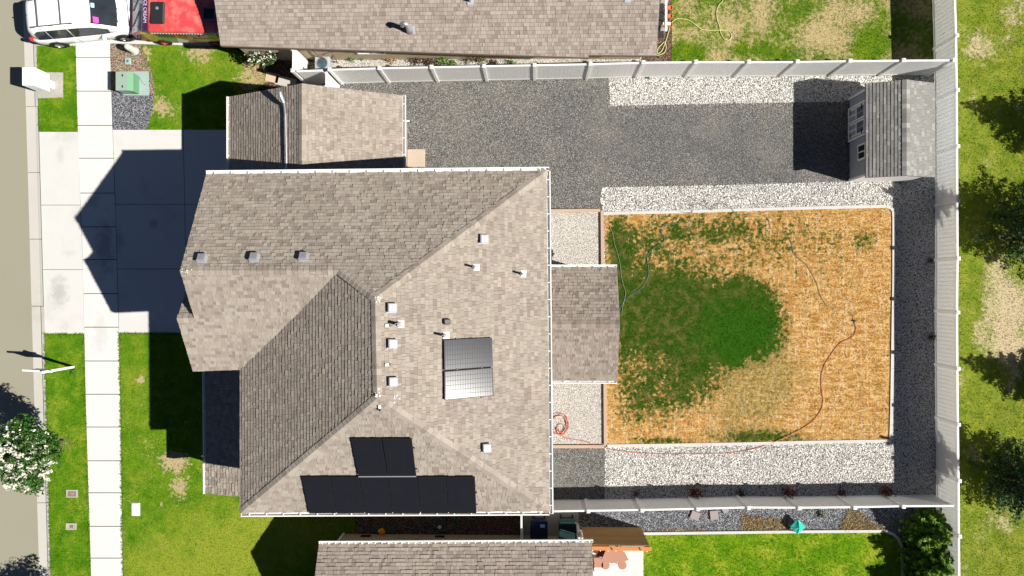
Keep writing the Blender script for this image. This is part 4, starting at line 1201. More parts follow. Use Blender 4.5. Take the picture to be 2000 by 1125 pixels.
def fence(name, label, tops, h, px_top=True, panel_h=None, mat=M_VINYL, skip_posts=()):
    pts = [G(x, y, h) if px_top else G(x, y, 0) for x, y in tops]
    pts = [Vector((p.x, p.y, 0)) for p in pts]
    t = thing(name, label, 'fence', pts[0])
    for i, p in enumerate(pts):
        if i not in skip_posts: post(t, p, h + .04)
    for a_, b_ in zip(pts, pts[1:]): board_panel(a_, b_, panel_h or (h - .02), mat, t)
    return t, pts
FT = [(644, 136), (741, 133), (843, 131), (945, 129), (1044, 127), (1153, 125), (1256, 122), (1359, 121), (1462, 121), (1557, 120.5), (1660, 119), (1764, 118), (1863, 117.5)]
HT = 2.25
fence('vinyl_fence', 'long white vinyl privacy fence between the grey gravel yard and the north neighbour', FT, HT)
FR = [(1862, -145), (1865, -38), (1868, 70), (1869.5, 176), (1870, 286), (1870.5, 393), (1871, 505), (1870, 610), (1870.5, 720), (1871.5, 829), (1873, 939), (1873.5, 1047), (1874.5, 1155), (1876, 1262)]
fence('vinyl_fence', 'tall white vinyl fence along the open field on the right', FR, 1.85)
FB = [(1060, 999.5), (1149, 998), (1254, 996.5), (1363, 994), (1462, 991.5), (1561, 992), (1669, 991), (1764, 989), (1867, 988.5)]
fence('vinyl_fence', 'white vinyl fence south of the white rock, behind the red shrubs', FB, 1.75, skip_posts=(8,))
fence('fence_gate', 'short white fence section joining the north neighbour wall above the shaded gate', [(572.5, 96), (572, 138)], 2.2)
fence('fence_gate', 'short slanting fence piece next to the air conditioner, dark notch below it', [(576, 139), (632, 137)], 2.2, skip_posts=(0, 1))
fence('fence_gate', 'white gate at the end of the long fence, touching the north garage roof', [(637, 137), (637, 171)], 2.25, skip_posts=(0,))
fence('fence_gate', 'small white fence across the gap left of the blue bin', [(1018.5, 1002), (1018.5, 1058)], 1.75)
fence('fence_gate', 'small white fence post section right of the green bin', [(1130.5, 1041), (1132.5, 1062)], 1.2)

# wooden privacy screen
W = thing('privacy_screen', 'tall brown cedar plank screen with an orange top board beside the patio', 'screen', G(1190, 1029, 0))
wh = 2.55
A = G(1136, 1029, 0); B = G(1252, 1029, 0)
d = (B - A).normalized(); L = (B - A).length
nz = 7; hp = (wh - .1) / nz
for i in range(nz):
    g = MB(); g.tone = rnd.random(); g.box(((A.x + B.x) / 2, A.y - .0 + rnd.uniform(-.004, .004), .06 + hp * (i + .5)), (L, .045, hp - .014), bev=.006); part('plank', g, M_WOOD, W)
for k in range(3):
    g = MB(); g.box((A.x + .06 + (L - .12) * k / 2, A.y - .09, wh / 2), (.1, .12, wh)); part('post', g, M_WOOD, W)
g = MB(); g.box(((A.x + B.x) / 2 + .03, A.y - .10, wh + .02), (L + .1, .17, .04), bev=.008); o = part('cap_board', g, M_WOODO, W)
g = MB()
for k in range(8): g.box((A.x + .3 + k * (L - .4) / 7, A.y - .2, wh + .01), (.035, .05, .03))
part('light_clip', g, M_WHITE, o, kind='stuff')
for k in (.42, .86):
    g = MB(); g.tube([(A.x + L * k, A.y - .16, wh + .045), (A.x + L * k - .03, A.y - .09, wh + .06), (A.x + L * k - .06, A.y - .05, wh + .05)], .02, 6); part('hook', g, M_DARK, o)

# ------------------------------------------------------------------ vehicles (built along local +x, front forward)
def loft(mb, rings, close_ends=True):
    n = len(rings[0]); V = [p for r_ in rings for p in r_]; F = []
    for i in range(len(rings) - 1):
        for k in range(n): F.append((i * n + k, i * n + (k + 1) % n, (i + 1) * n + (k + 1) % n, (i + 1) * n + k))
    if close_ends: F.append(tuple(range(n - 1, -1, -1))); F.append(tuple(range((len(rings) - 1) * n, len(rings) * n)))
    mb.idx(V, F)
def lerp_tab(tab, x):
    if x <= tab[0][0]: return tab[0][1:]
    for p, q_ in zip(tab, tab[1:]):
        if x <= q_[0]:
            t = (x - p[0]) / (q_[0] - p[0]); t = t * t * (3 - 2 * t) if False else t
            return tuple(a_ + (b_ - a_) * t for a_, b_ in zip(p[1:], q_[1:]))
    return tab[-1][1:]
def wheel(parent, x, y, r, sgn, rimmat=M_METAL, spokes=5):
    w_ = MB(); w_.smooth = True
    prof = [(r * .62, -.11), (r * .9, -.115), (r, -.08), (r, .08), (r * .9, .115), (r * .62, .11)]
    M = Matrix.Translation((x, y, r)) @ Matrix.Rotation(-PI / 2 * sgn, 4, 'X')
    n = 28; V = [M @ Vector((a_ * math.cos(2 * PI * k / n), a_ * math.sin(2 * PI * k / n), z_)) for a_, z_ in prof for k in range(n)]
    F = [(i * n + k, i * n + (k + 1) % n, (i + 1) * n + (k + 1) % n, (i + 1) * n + k) for i in range(len(prof) - 1) for k in range(n)]
    w_.idx(V, F); o = part('wheel', w_, M_BLACK, parent, local=True)
    g = MB(); pr = [(r * .63, .09), (r * .56, .10), (r * .52, .05)]
    V = [M @ Vector((a_ * math.cos(2 * PI * k / n), a_ * math.sin(2 * PI * k / n), z_)) for a_, z_ in pr for k in range(n)]
    g.idx(V, [(i * n + k, i * n + (k + 1) % n, (i + 1) * n + (k + 1) % n, (i + 1) * n + k) for i in range(2) for k in range(n)])
    for k in range(spokes):
        a_ = 2 * PI * k / spokes
        g.box(None, (r * .54, r * .17, .03), M=M @ Matrix.Rotation(a_, 4, 'Z') @ Matrix.Translation((r * .27, 0, .075)))
    part('rim', g, rimmat, o)
    g = MB(); V = [M @ Vector((r * .62 * math.cos(2 * PI * k / n), r * .62 * math.sin(2 * PI * k / n), .02)) for k in range(n)]; g.idx(V, [tuple(range(n))]); part('brake_disc', g, M_DARK, o)
    return o

def build_car():
    a_ = G(121.5, 91, .15); b_ = G(262, 73.5, .15); hd = math.atan2(b_.y - a_.y, b_.x - a_.x)
    hd = math.radians(5.2)
    ux = Vector((math.cos(hd), math.sin(hd), 0)); uy = Vector((-math.sin(hd), math.cos(hd), 0))
    org = a_ - ux * 1.0 + uy * .97; org.z = 0
    t = thing('parked_van', 'white family van with roof rack parked across the sidewalk', 'car', org, hd)
    body = [(0, .62, .42, .62, .66), (.06, .80, .36, .80, .86), (.22, .91, .30, .93, .98), (.5, .965, .27, 1.0, 1.04), (1.2, .975, .26, 1.0, 1.05), (2.6, .975, .26, .97, 1.03), (3.5, .965, .26, .94, 1.02),
            (3.9, .955, .27, .90, 1.02), (4.3, .93, .28, .84, .97), (4.6, .87, .30, .76, .88), (4.8, .76, .34, .66, .74), (4.92, .52, .42, .58, .62)]
    xs = [0, .03, .06, .12, .22, .35, .5, .8, 1.2, 1.9, 2.6, 3.1, 3.5, 3.75, 3.9, 4.1, 4.3, 4.45, 4.6, 4.7, 4.8, 4.87, 4.92]
    rings = []
    for x in xs:
        w_, zb, zsd, zt = lerp_tab(body, x)
        h_ = [(w_ * .86, zb), (w_ * .97, zb + .06), (w_, zb + (zsd - zb) * .5), (w_ * .985, zsd - .05), (w_ * .95, zsd), (w_ * .86, zsd + (zt - zsd) * .45), (w_ * .6, zt - .015), (w_ * .25, zt)]
        rings.append([Vector((x, y, z)) for y, z in h_] + [Vector((x, -y, z)) for y, z in h_[::-1]])
    mb = MB(); mb.smooth = True; loft(mb, rings); part('body', mb, M_CARW, t, local=True)
    # greenhouse: (x, half width belt, z belt, half width roof, z roof)
    gh = [(.10, .72, .80, .66, .86), (.28, .84, .92, .62, 1.46), (.45, .90, .98, .65, 1.66), (.9, .93, .98, .69, 1.75), (1.8, .935, .98, .71, 1.78), (2.6, .93, .96, .71, 1.75), (3.2, .92, .98, .70, 1.64), (3.65, .90, .98, .72, 1.35), (4.15, .84, .98, .76, 1.03)]
    xs = [.10, .16, .22, .28, .36, .45, .6, .9, 1.3, 1.8, 2.2, 2.6, 2.9, 3.2, 3.4, 3.65, 3.9, 4.15]
    rings = []
    for x in xs:
        wb, zb, wr, z_ = lerp_tab(gh, x)
        h_ = [(wb, zb - .03), (wb + (wr - wb) * .5 + .015, zb + (z_ - zb) * .55), (wr + .02, z_ - .06), (wr - .04, z_ - .012), (wr * .6, z_ + .012), (wr * .25, z_ + .018)]
        rings.append([Vector((x, y, z)) for y, z in h_] + [Vector((x, -y, z)) for y, z in h_[::-1]])
    mb = MB(); mb.smooth = True; loft(mb, rings); part('roof', mb, M_CARW, t, local=True)
    def sidept(x, v, sg, off=.03):
        wb, zb, wr, z_ = lerp_tab(gh, x)
        y = wb + (wr + .02 - wb) * v + .015 * math.sin(v * PI) + off; return Vector((x, sg * y, zb + (z_ - .06 - zb) * v + off * .4))
    for sg in (-1, 1):
        for (x0_, x1_, c0_, c1_) in ((.55, 1.15, .35, 0), (1.19, 2.12, 0, 0), (2.17, 3.75, 0, .55)):
            g = MB(); n = 8; v0, v1 = .10, .90
            X = [x0_ + (x1_ - x0_) * i / n for i in range(n + 1)]
            vt = lambda x: min(v1, v1 - max(0, (c0_ * (1 - (x - x0_) / .25)) * .6)) if c0_ and x < x0_ + .25 else v1
            for i in range(n):
                p = [sidept(X[i], v0, sg), sidept(X[i + 1], v0, sg), sidept(X[i + 1], vt(X[i + 1]), sg), sidept(X[i], vt(X[i]), sg)]
                g.face(p)
            part('side_window', g, M_GLASS, t, local=True)
    # windscreen
    g = MB(); n = 6; m_ = 8
    for i in range(n):
        for j in range(m_):
            def wp(s_, r_):
                x = 3.22 + (4.10 - 3.22) * s_; wb, zb, wr, z_ = lerp_tab(gh, x); y = (wr - .06) * r_
                return Vector((x + .06 * (1 - r_ * r_), y, z_ + .03 + .02 * (1 - r_ * r_)))
            g.face([wp(i / n, -1 + 2 * j / m_), wp((i + 1) / n, -1 + 2 * j / m_), wp((i + 1) / n, -1 + 2 * (j + 1) / m_), wp(i / n, -1 + 2 * (j + 1) / m_)])
    ws = part('windscreen', g, M_GLASS, t, local=True)
    g = MB(); g.box((3.20, -.46, 1.555), (.22, .30, .008), M=Matrix.Translation((3.42, -.45, 1.565)) @ Matrix.Rotation(.58, 4, 'Y')); part('pink_sunshade', g, plain('pink_card', (.55, .06, .35), .5), ws)
    g = MB(); g.box(None, (.14, .2, .008), M=Matrix.Translation((3.36, .15, 1.62)) @ Matrix.Rotation(.58, 4, 'Y')); part('windscreen_sticker', g, plain('pale_blue_card', (.35, .6, .7), .5), ws)
    g = MB()
    for y in (-.5, .1): g.beam((4.15, y, 1.07), (4.05, y + .5, 1.14), .02, .02)
    part('wiper', g, M_DARK, t, local=True)
    for sg in (-1, 1):
        g = MB(); y = sg * .60
        g.beam((.78, y, 1.80), (2.32, y, 1.80), .045, .04)
        for x in (.72, 1.52, 2.38): g.box((x, y, 1.77), (.18, .07, .06), bev=.015)
        part('roof_rail', g, plain('rack_grey', (.09, .09, .10), .5), t, local=True)
    for x in (.98, 2.0):
        g = MB(); g.box((x, 0, 1.82), (.07, 1.2, .035), bev=.012); part('cross_bar', g, plain('rack_bar', (.09, .09, .10), .5), t, local=True)
    for sg in (-1, 1):
        g = MB(); g.box((3.45, sg * 1.08, 1.02), (.16, .22, .16), bev=.04); part('wing_mirror', g, M_CARW, t, local=True)
        g = MB(); g.box((4.63, sg * .70, .74), (.34, .22, .12), M=Matrix.Translation((4.60, sg * .72, .765)) @ Matrix.Rotation(.35, 4, 'Y') @ Matrix.Rotation(-sg * .35, 4, 'Z'), bev=.04); part('headlight', g, M_METAL, t, local=True)
        g = MB(); g.box((.12, sg * .80, .9), (.12, .14, .35), bev=.03); part('tail_light', g, M_REDS, t, local=True)
        for x in (1.0, 4.05):
            g = MB(); g.tube([(x, sg * .90, .36), (x, sg * .984, .36)], .41, 24); part('wheel_arch', g, M_DARK, t, local=True)
            wheel(t, x, sg * .90, .345, sg)
        for x in (1.35, 2.4):
            g = MB(); g.box((x, sg * .985, .86), (.2, .025, .03), bev=.008); part('door_handle', g, M_CARW, t, local=True)
    sm = MB()
    for sg in (-1, 1):
        for x in (1.17, 2.15, 3.35): sm.beam((x, sg * .982, .42), (x, sg * .962, .95), .012, .012)
        sm.beam((3.35, sg * .72, 1.045), (4.55, sg * .60, .925), .014, .02)
    sm.beam((4.56, -.60, .925), (4.56, .60, .925), .02, .014); sm.beam((.18, -.62, 1.10), (.18, .62, 1.10), .02, .014)
    part('panel_seams', sm, M_DARK, t, local=True)
    g = MB(); g.lathe((.42, 0, 1.66), [(.03, 0), (.02, .05)], 8); part('aerial', g, M_DARK, t, local=True)
    g = MB(); g.box((-.01, 0, .5), (.06, 1.3, .18), bev=.03); part('bumper', g, M_CARW, t, local=True)
build_car()

def build_truck():
    hd = math.radians(180 - 1.5)
    org = G(268, 42, 0)                     # nose
    c = Vector((math.cos(hd), math.sin(hd), 0))
    # local x: 0 at tail, L at nose, so nose points along c
    Lt = 4.75; nose = G(277, 48, 0); org = nose - c * Lt; org.z = 0
    t = thing('ice_cream_truck', 'red topped ice cream truck parked nose to nose with the white van', 'truck', org, hd)
    zb, zr_ = .35, 1.98
    def bx(name, ctr, size, mat, bev=.03, par=None):
        g = MB(); g.box(ctr, size, bev=bev); return part(name, g, mat, par or t, local=True)
    M_BODY = paint('yellow_green_livery', (.36, .26, .05))
    bx('body', (2.05, 0, .95), (4.1, 1.78, 1.2), M_BODY, .06)
    bx('upper_body', (1.95, 0, 1.72), (3.7, 1.76, .36), M_PURPLE, .05)
    # roof shell: cambered red top with a scalloped edge
    g = MB(); g.smooth = True; rings = []
    for x, k in ((.02, .0), (.05, .6), (.15, 1), (1.2, 1), (2.4, 1), (3.35, 1), (3.45, .6), (3.48, 0)):
        w_ = .96 - .05 * (1 - k)
        h_ = [(w_, 1.86), (w_, 1.93), (w_ * .9, 1.97 + .03 * k), (w_ * .5, 1.99 + .06 * k), (0.0, 2.0 + .075 * k)]
        rings.append([Vector((x, y, z)) for y, z in h_] + [Vector((x, -y, z)) for y, z in h_[-2::-1]])
    loft(g, rings); rf = part('roof', g, M_RED, t, local=True)
    g = MB()
    for sg in (-1, 1):
        for i in range(26):
            x = .2 + i * 3.15 / 25; g.idx([(x - .06, sg * .965, 1.86), (x + .06, sg * .965, 1.86), (x, sg * .99, 1.76)], [(0, 1, 2)])
    part('scalloped_trim', g, M_WHITE, rf)
    # front header band with lettering
    bx('header_band', (3.60, 0, 1.90), (.22, 1.78, .10), M_PURPLE, .03)
    # cab: windscreen slope and short bonnet
    g = MB(); rings = []
    for x, w_, z_ in ((3.48, .88, 1.88), (3.78, .86, 1.84), (4.55, .82, 1.14), (4.60, .82, 1.08), (4.70, .78, .96), (4.76, .72, .78)):
        rings.append([Vector((x, y, z)) for y, z in ((w_, .35), (w_, z_ - .08), (w_ - .06, z_), (-w_ + .06, z_), (-w_, z_ - .08), (-w_, .35))])
    loft(g, rings); part('cab', g, M_REDS, t, local=True)
    g = MB(); g.face([(3.80, .82, 1.842), (3.80, -.82, 1.842), (4.56, -.78, 1.155), (4.56, .78, 1.155)]); ws = part('windscreen', g, M_GLASSB, t, local=True)
    g = MB(); g.beam((4.5, .5, 1.235), (4.0, -.05, 1.69), .03, .02); g.beam((4.5, -.2, 1.235), (4.05, -.65, 1.64), .03, .02); part('wiper', g, M_DARK, ws)
    bx('roof_hatch', (2.98, .18, 2.10), (.62, .95, .14), M_DARK, .06)
    g = MB(); g.lathe((2.98, .0, 2.17), [(.07, 0), (.07, .02), (.03, .03)], 14); part('hatch_vent', g, M_METAL, t, local=True)
    g = MB()
    for (x, y, sx, sy) in ((.75, .43, .5, .05), (.75, -.07, .5, .05), (.5, .18, .05, .55), (1.0, .18, .05, .55)): g.box((x, y, 2.09), (sx, sy, .06))
    part('roof_vent', g, plain('blue_metal', (.12, .16, .26), .4), t, local=True)
    g = MB(); g.box((.75, .18, 2.075), (.45, .45, .03)); part('vent_mesh', g, M_DARK, t, local=True)
    # side graphics and windows (driver side faces the lawn: local +y points south)
    for sg in (-1, 1):
        X = sg * .895
        cols = [((.50, .16, .03), [(2.9, .95), (2.35, 1.45), (2.15, 1.45), (2.7, .95)]), ((.55, .30, .05), [(1.9, .55), (1.0, .55), (1.0, .95), (2.1, .95)]), ((.12, .30, .12), [(3.4, .6), (2.3, .6), (2.0, .85), (3.3, .95)]), ((.52, .5, .44), [(2.85, .4), (2.0, .4), (2.5, 1.0), (2.65, 1.0)]), ((.45, .03, .02), [(2.0, .45), (1.75, .45), (2.5, 1.5), (2.75, 1.5)])]
        for i, (c_, pl_) in enumerate(cols):
            g = MB(); pp = [Vector((x, X + sg * (.006 + .003 * i), z)) for x, z in pl_]; g.idx(pp, [(0, 1, 2, 3)]); part('painted_stripe', g, paint('livery_%d' % i, c_), t, local=True)
        for (xa2, xb2) in ((2.6, 3.3), (1.5, 2.3), (.6, 1.3)):
            g = MB(); g.box(((xa2 + xb2) / 2, X + sg * .02, 1.38), (xb2 - xa2, .03, .42), bev=.01); part('side_window', g, M_GLASS, t, local=True)
        for x in (3.5, 1.2):
            wheel(t, x, sg * .83, .31, sg, M_REDS, 6)
        g = MB(); g.box((4.15, sg * 1.02, 1.35), (.14, .2, .26), bev=.04); part('wing_mirror', g, M_DARK, t, local=True)
        g = MB(); g.lathe((4.68, sg * .52, .72), [(.1, 0), (.07, .05)], 14); part('headlight', g, M_METAL, t, local=True)
    bx('bumper', (4.74, 0, .45), (.12, 1.5, .16), M_METAL, .03)
    # lettering on the header band, read from the street side
    cu = bpy.data.curves.new('lettering', 'FONT'); cu.body = 'ICE CREAM'; cu.size = .21; cu.extrude = .004; cu.align_x = 'CENTER'; cu.align_y = 'CENTER'
    tmp = bpy.data.objects.new('lettering_tmp', cu); COL.objects.link(tmp)
    me = bpy.data.meshes.new_from_object(tmp.evaluated_get(bpy.context.evaluated_depsgraph_get())); bpy.data.objects.remove(tmp)
    me.materials.clear(); me.materials.append(plain('pale_lilac_print', (.55, .42, .60), .6))
    # text right = local +y, text up = local -x
    M = Matrix(((0, -1, 0, 3.61), (1, 0, 0, .05), (0, 0, 1, 1.957), (0, 0, 0, 1)))
    o = link('lettering', me, t, M=M)
    g = MB(); g.idx([(3.66, -.62, 1.958), (3.54, -.66, 1.958), (3.56, -.8, 1.958), (3.67, -.74, 1.958)], [(0, 1, 2, 3)]); part('green_print', g, plain('green_print', (.03, .28, .10), .5), t, local=True)
build_truck()

# ------------------------------------------------------------------ street furniture
t = thing('mailbox_cluster', 'tall white cluster mailbox on a pedestal by the kerb', 'mailbox', G(99, 167, 0))
c = G(99, 167, 0); 
g = MB(); g.prism(P([(72, 142), (97, 141), (123, 141.5), (123, 190), (73, 192)], .03), z0=-.2); pad = part('concrete_pad', g, M_PAD, t)
g = MB(); g.box((c.x + .08, c.y, .25), (.24, .34, .5), bev=.02); part('pedestal', g, M_WHITE, t)
g = MB(); g.box((c.x - .02, c.y, 1.02), (.54, .80, 1.12), bev=.02); bdy = part('cabinet', g, M_WHITE, t)
for i in range(2):
    for j in range(5):
        g = MB(); g.box((c.x - .295, c.y - .19 + .38 * i, .62 + .2 * j), (.012, .35, .18)); part('mail_door', g, M_VINYL, bdy)
t = thing('transformer_cabinet', 'pale green electrical transformer on its flat pad beside the sidewalk', 'transformer', G(262, 165, 0))
M_TG = plain('transformer_green', (.24, .33, .27), .5, .3, var=.06); M_TG2 = plain('transformer_pad_green', (.27, .35, .33), .7, .3, var=.15)
g = MB(); g.prism(P([(240, 140), (289, 139), (289.5, 186.5), (240, 186)], .09), z0=-.1); part('pad', g, M_TG2, t)
q0 = G(246, 150, 0); q1 = G(270, 185, 0)
g = MB(); g.prism([(q0.x, q0.y, .80), (q1.x - .12, q0.y, .80), (q1.x - .12, q1.y, .80), (q0.x, q1.y, .80)], z0=.09); part('cabinet', g, M_TG, t)
g = MB(); g.idx([(q1.x - .12, q1.y, .80), (q1.x - .12, q0.y, .80), (q1.x + .10, q0.y, .62), (q1.x + .10, q1.y, .62), (q1.x + .10, q0.y, .09), (q1.x + .10, q1.y, .09), (q1.x - .12, q0.y, .09), (q1.x - .12, q1.y, .09)], [(0, 3, 2, 1), (3, 5, 4, 2), (1, 2, 4, 6), (0, 7, 5, 3)]); part('front_hood', g, plain('hood_green', (.11, .25, .14), .5), t)
g = MB()
g.box(((q0.x + q1.x) / 2 - .05, q0.y + (q1.y - q0.y) * .5, .815), (q1.x - q0.x - .05, q0.y - q1.y + .02, .02)); lid = part('lid', g, M_TG, t)
for k in (.2, .8):
    g = MB(); g.box(((q0.x + q1.x) / 2, q0.y + (q1.y - q0.y) * k, .835), (.05, .10, .02)); part('latch', g, M_DARK, lid)
g = MB(); g.tube([(q1.x + .12, q0.y - .05, .12), (q1.x + .28, q0.y - .35, .11), (q1.x + .42, q0.y - .42, .10)], .012, 6); part('ground_wire', g, M_METAL, t)
t = thing('utility_pedestal', 'short pale green rounded utility post in the dry mulch near the white van', 'utility box', G(264, 100, 0))
c = G(264, 100, 0); g = MB(); g.smooth = True; g.lathe(c, [(.16, -.02), (.15, .0), (.145, .66), (.13, .74), (.09, .80), (.03, .83)], 20); part('post', g, plain('pale_green_plastic', (.42, .47, .40), .5), t)
g = MB(); g.lathe(c, [(.19, -.02), (.19, .04), (.15, .05)], 20); part('collar', g, M_TG2, t)
t = thing('valve_box', 'small square mint valve box lid set in the dry mulch', 'utility cover', G(249.5, 119.5, 0))
c = G(249.5, 119.5, .03); g = MB(); g.box((c.x, c.y, .02), (.28, .30, .08), bev=.02); part('lid', g, M_TG2, t); g = MB(); g.lathe((c.x, c.y, .06), [(.06, 0), (.055, .008)], 16); part('lock_ring', g, plain('teal_knob', (.03, .16, .18), .5), t)
t = thing('utility_cover', 'plain white rounded utility lid in the front lawn beside the sidewalk', 'utility cover', G(265.5, 994.5, 0))
c = G(265.5, 994.5, 0); g = MB(); g.box((c.x, c.y, .02), (.40, .60, .08), bev=.03); part('lid', g, plain('pale_lid', (.58, .59, .62), .6), t)
for px, py, lab, dk in ((141.5, 963.5, 'concrete meter box with dark rusty lid in the grass verge', .9), (140, 1027.5, 'smaller pale concrete meter box south of the rusty one', .3)):
    t = thing('meter_box', lab, 'meter box', G(px, py, 0)); c = G(px, py, 0)
    sx, sy = (.52, .36) if dk > .5 else (.48, .30)
    g = MB()
    for s_ in (-1, 1): g.box((c.x + s_ * (sx / 2 - .03), c.y, .03), (.06, sy, .07)); g.box((c.x, c.y + s_ * (sy / 2 - .03), .028), (sx - .12, .06, .07))
    part('frame', g, M_PAD, t)
    g = MB(); g.box((c.x, c.y, .015), (sx - .12, sy - .12, .06)); l_ = part('lid', g, plain('lid_%s' % ('rust' if dk > .5 else 'pale'), (.17, .15, .15) if dk > .5 else (.36, .31, .27), .8, var=.4, scale=14), t)
    g = MB(); g.box((c.x + .02, c.y, .05), (.16, .12, .015)); part('reader_lid', g, plain('rust_red', (.30, .17, .13) if dk > .5 else (.15, .12, .11), .8), l_)
# real estate sign post
t = thing('sign_post', 'white yard sign post with hanging panel leaning shadow over the kerb', 'sign', G(145, 716, 0))
c = G(144, 716.5, 0)
g = MB(); g.box((c.x, c.y, 1.12), (.10, .10, 2.24)); part('post', g, M_WHITE, t)
g = MB(); g.idx([(c.x - .06, c.y - .06, 2.24), (c.x + .06, c.y - .06, 2.24), (c.x + .06, c.y + .06, 2.24), (c.x - .06, c.y + .06, 2.24), (c.x, c.y, 2.32)], [(0, 1, 4), (1, 2, 4), (2, 3, 4), (3, 0, 4)]); part('post_cap', g, M_WHITE, t)
g = MB(); g.beam((c.x + .25, c.y, 1.98), (c.x - 1.05, c.y + .05, 1.98), .075, .09); arm = part('arm', g, M_WHITE, t)
g = MB(); g.box(None, (.78, .025, .62), M=Matrix.Translation((c.x - .52, c.y + .03, 1.56)) @ Matrix.Rotation(-.04, 4, 'Z')); part('sign_panel', g, plain('grey_sign', (.45, .46, .48), .5), t)
g = MB()
for k in (-.25, .25): g.tube([(c.x - .52 + k, c.y + .03, 1.95), (c.x - .52 + k, c.y + .03, 1.86)], .01, 6)
part('hanging_link', g, M_METAL, t)

# air conditioner
t = thing('air_conditioner', 'grey air conditioner unit with round fan by the north fence', 'air conditioner', G(640, 132, 0))
c = G(637, 132, 0)
g = MB(); g.box((c.x, c.y, .36), (.66, .62, .70), bev=.03); part('casing', g, plain('ac_grey', (.30, .33, .33), .5), t)
g = MB(); g.lathe((c.x, c.y, .712), [(.26, 0), (.26, .012), (.235, .014), (.235, -.0)], 28); part('fan_ring', g, M_METAL, t)
g = MB(); g.smooth = True; g.lathe((c.x, c.y, .715), [(.23, 0), (.10, .035), (.02, .045)], 28); part('fan_dome', g, plain('fan_blue_grey', (.10, .15, .18), .3, metal=.6), t)
g = MB(); g.box((c.x - .42 - .14, c.y - .02, .02), (.5, .62, .06)); part('dirt_pad', g, M_MULCHD, t)
# wall branches of the leafless vine
g = MB()
for pts in ([(608, 96, 1.9), (618, 106, 1.2), (632, 113, .8), (648, 120, .4), (655, 122, .05)], [(630, 108, 1.0), (640, 103, 1.1), (648, 101, 1.2), (650, 106, .8), (656, 116, .4), (659, 122, .03)], [(600, 93, 2.0), (608, 96, 1.9)]):
    g.tube([G(x, y, z) + Vector((0, 0, 0)) for x, y, z in pts], .022, 6)
solo('bare_vine', g, M_BARK, 'bare crooked vine stem against the tan wall by the air conditioner', 'plant')

# bins
def bin_(px, py, lab, body_c, lid_c, stripe):
    t = thing('wheeled_bin', lab, 'trash bin', G(px, py, 0)); c = G(px, py, 1.05); c.z = 0
    mb = MB(); w0, w1, d0, d1, H_ = .26, .35, .28, .38, .98
    V = [Vector((c.x + sx * w0, c.y + sy * d0, .04)) for sx, sy in ((-1, -1), (1, -1), (1, 1), (-1, 1))] + [Vector((c.x + sx * w1, c.y + sy * d1, H_)) for sx, sy in ((-1, -1), (1, -1), (1, 1), (-1, 1))]
    mb.idx(V, [(3, 2, 1, 0), (4, 5, 6, 7)] + [(i, (i + 1) % 4, (i + 1) % 4 + 4, i + 4) for i in range(4)]); part('body', mb, body_c, t)
    mb = MB(); mb.smooth = False
    w_, d_ = .38, .40
    rings = []
    for y, z in ((-d_, .98), (-d_ + .03, 1.03), (-.1, 1.07), (.2, 1.07), (d_ - .02, 1.03), (d_ + .02, .98)):
        rings.append([Vector((c.x - w_, c.y + y, .97)), Vector((c.x - w_, c.y + y, z - .01)), Vector((c.x - w_ + .04, c.y + y, z)), Vector((c.x + w_ - .04, c.y + y, z)), Vector((c.x + w_, c.y + y, z - .01)), Vector((c.x + w_, c.y + y, .97))])
    loft(mb, rings); ld = part('lid', mb, lid_c, t)
    g = MB()
    if stripe: g.box(None, (.66, .05, .008), M=Matrix.Translation((c.x, c.y - .05, 1.078)) @ Matrix.Rotation(-.30, 4, 'Z'))
    else: g.box((c.x + .16, c.y + .2, 1.078), (.2, .14, .008))
    part('label', g, plain('pale_bin_label', (.45, .55, .6) if stripe else (.25, .4, .7), .5), ld)
    g = MB(); g.tube([(c.x - .22, c.y + d_ + .05, .95), (c.x + .22, c.y + d_ + .05, .95)], .02, 8); part('handle', g, M_DARK, t)
    for s_ in (-1, 1):
        g = MB(); g.tube([(c.x + s_ * .24, c.y + .3, .13), (c.x + s_ * .29, c.y + .3, .13)], .13, 18); part('wheel', g, M_BLACK, t)
bin_(1052.5, 1036, 'dark blue wheeled bin, left of the two bins', plain('navy_plastic', (.012, .02, .07), .45), plain('navy_lid', (.006, .010, .04), .45), False)
bin_(1108.5, 1036, 'dark green wheeled bin with a pale diagonal stripe', plain('green_plastic', (.01, .045, .03), .45), plain('green_lid', (.004, .02, .02), .45), True)

# patio table and stools
M_BR = plain('brown_table_top', (.34, .17, .12), .5, .3, var=.05)
t = thing('patio_table', 'brown tapered patio table below the cedar screen', 'table', G(1195, 1083, 0))
g = MB(); top = P([(1183, 1075.5), (1218, 1074), (1228, 1094), (1214, 1098), (1199, 1099.5), (1186, 1098), (1174.5, 1094.5)], .74); g.prism(top, dz=.04); part('table_top', g, M_BR, t)
cc = sum((Vector(p) for p in top), Vector()) / len(top)
for p in (top[0], top[1], top[2], top[6]):
    q = p * .86 + cc * .14; g = MB(); g.tube([(q.x, q.y, .0), (q.x, q.y, .70)], .025, 8); part('leg', g, M_DARK, t)
for px, lab in ((1182.5, 'round brown stool, left of the pair below the patio table'), (1215.5, 'round brown stool, right of the pair below the patio table')):
    t = thing('stool', lab, 'stool', G(px, 1102, 0), group='round stools at the patio table'); c = G(px, 1104, .46)
    g = MB(); g.lathe((c.x, c.y, .42), [(.17, 0), (.195, .01), (.195, .035), (.18, .045)], 28); part('seat', g, M_BR, t)
    for k in range(4):
        a_ = PI / 4 + k * PI / 2; g = MB(); g.tube([(c.x + .16 * math.cos(a_), c.y + .16 * math.sin(a_), 0), (c.x + .12 * math.cos(a_), c.y + .12 * math.sin(a_), .42)], .014, 6); part('leg', g, M_DARK, t)
t = thing('metal_chair', 'black metal frame chair between the house corner and the patio table', 'chair', G(1165, 1090, 0))
c = G(1166, 1092, 0); g = MB()
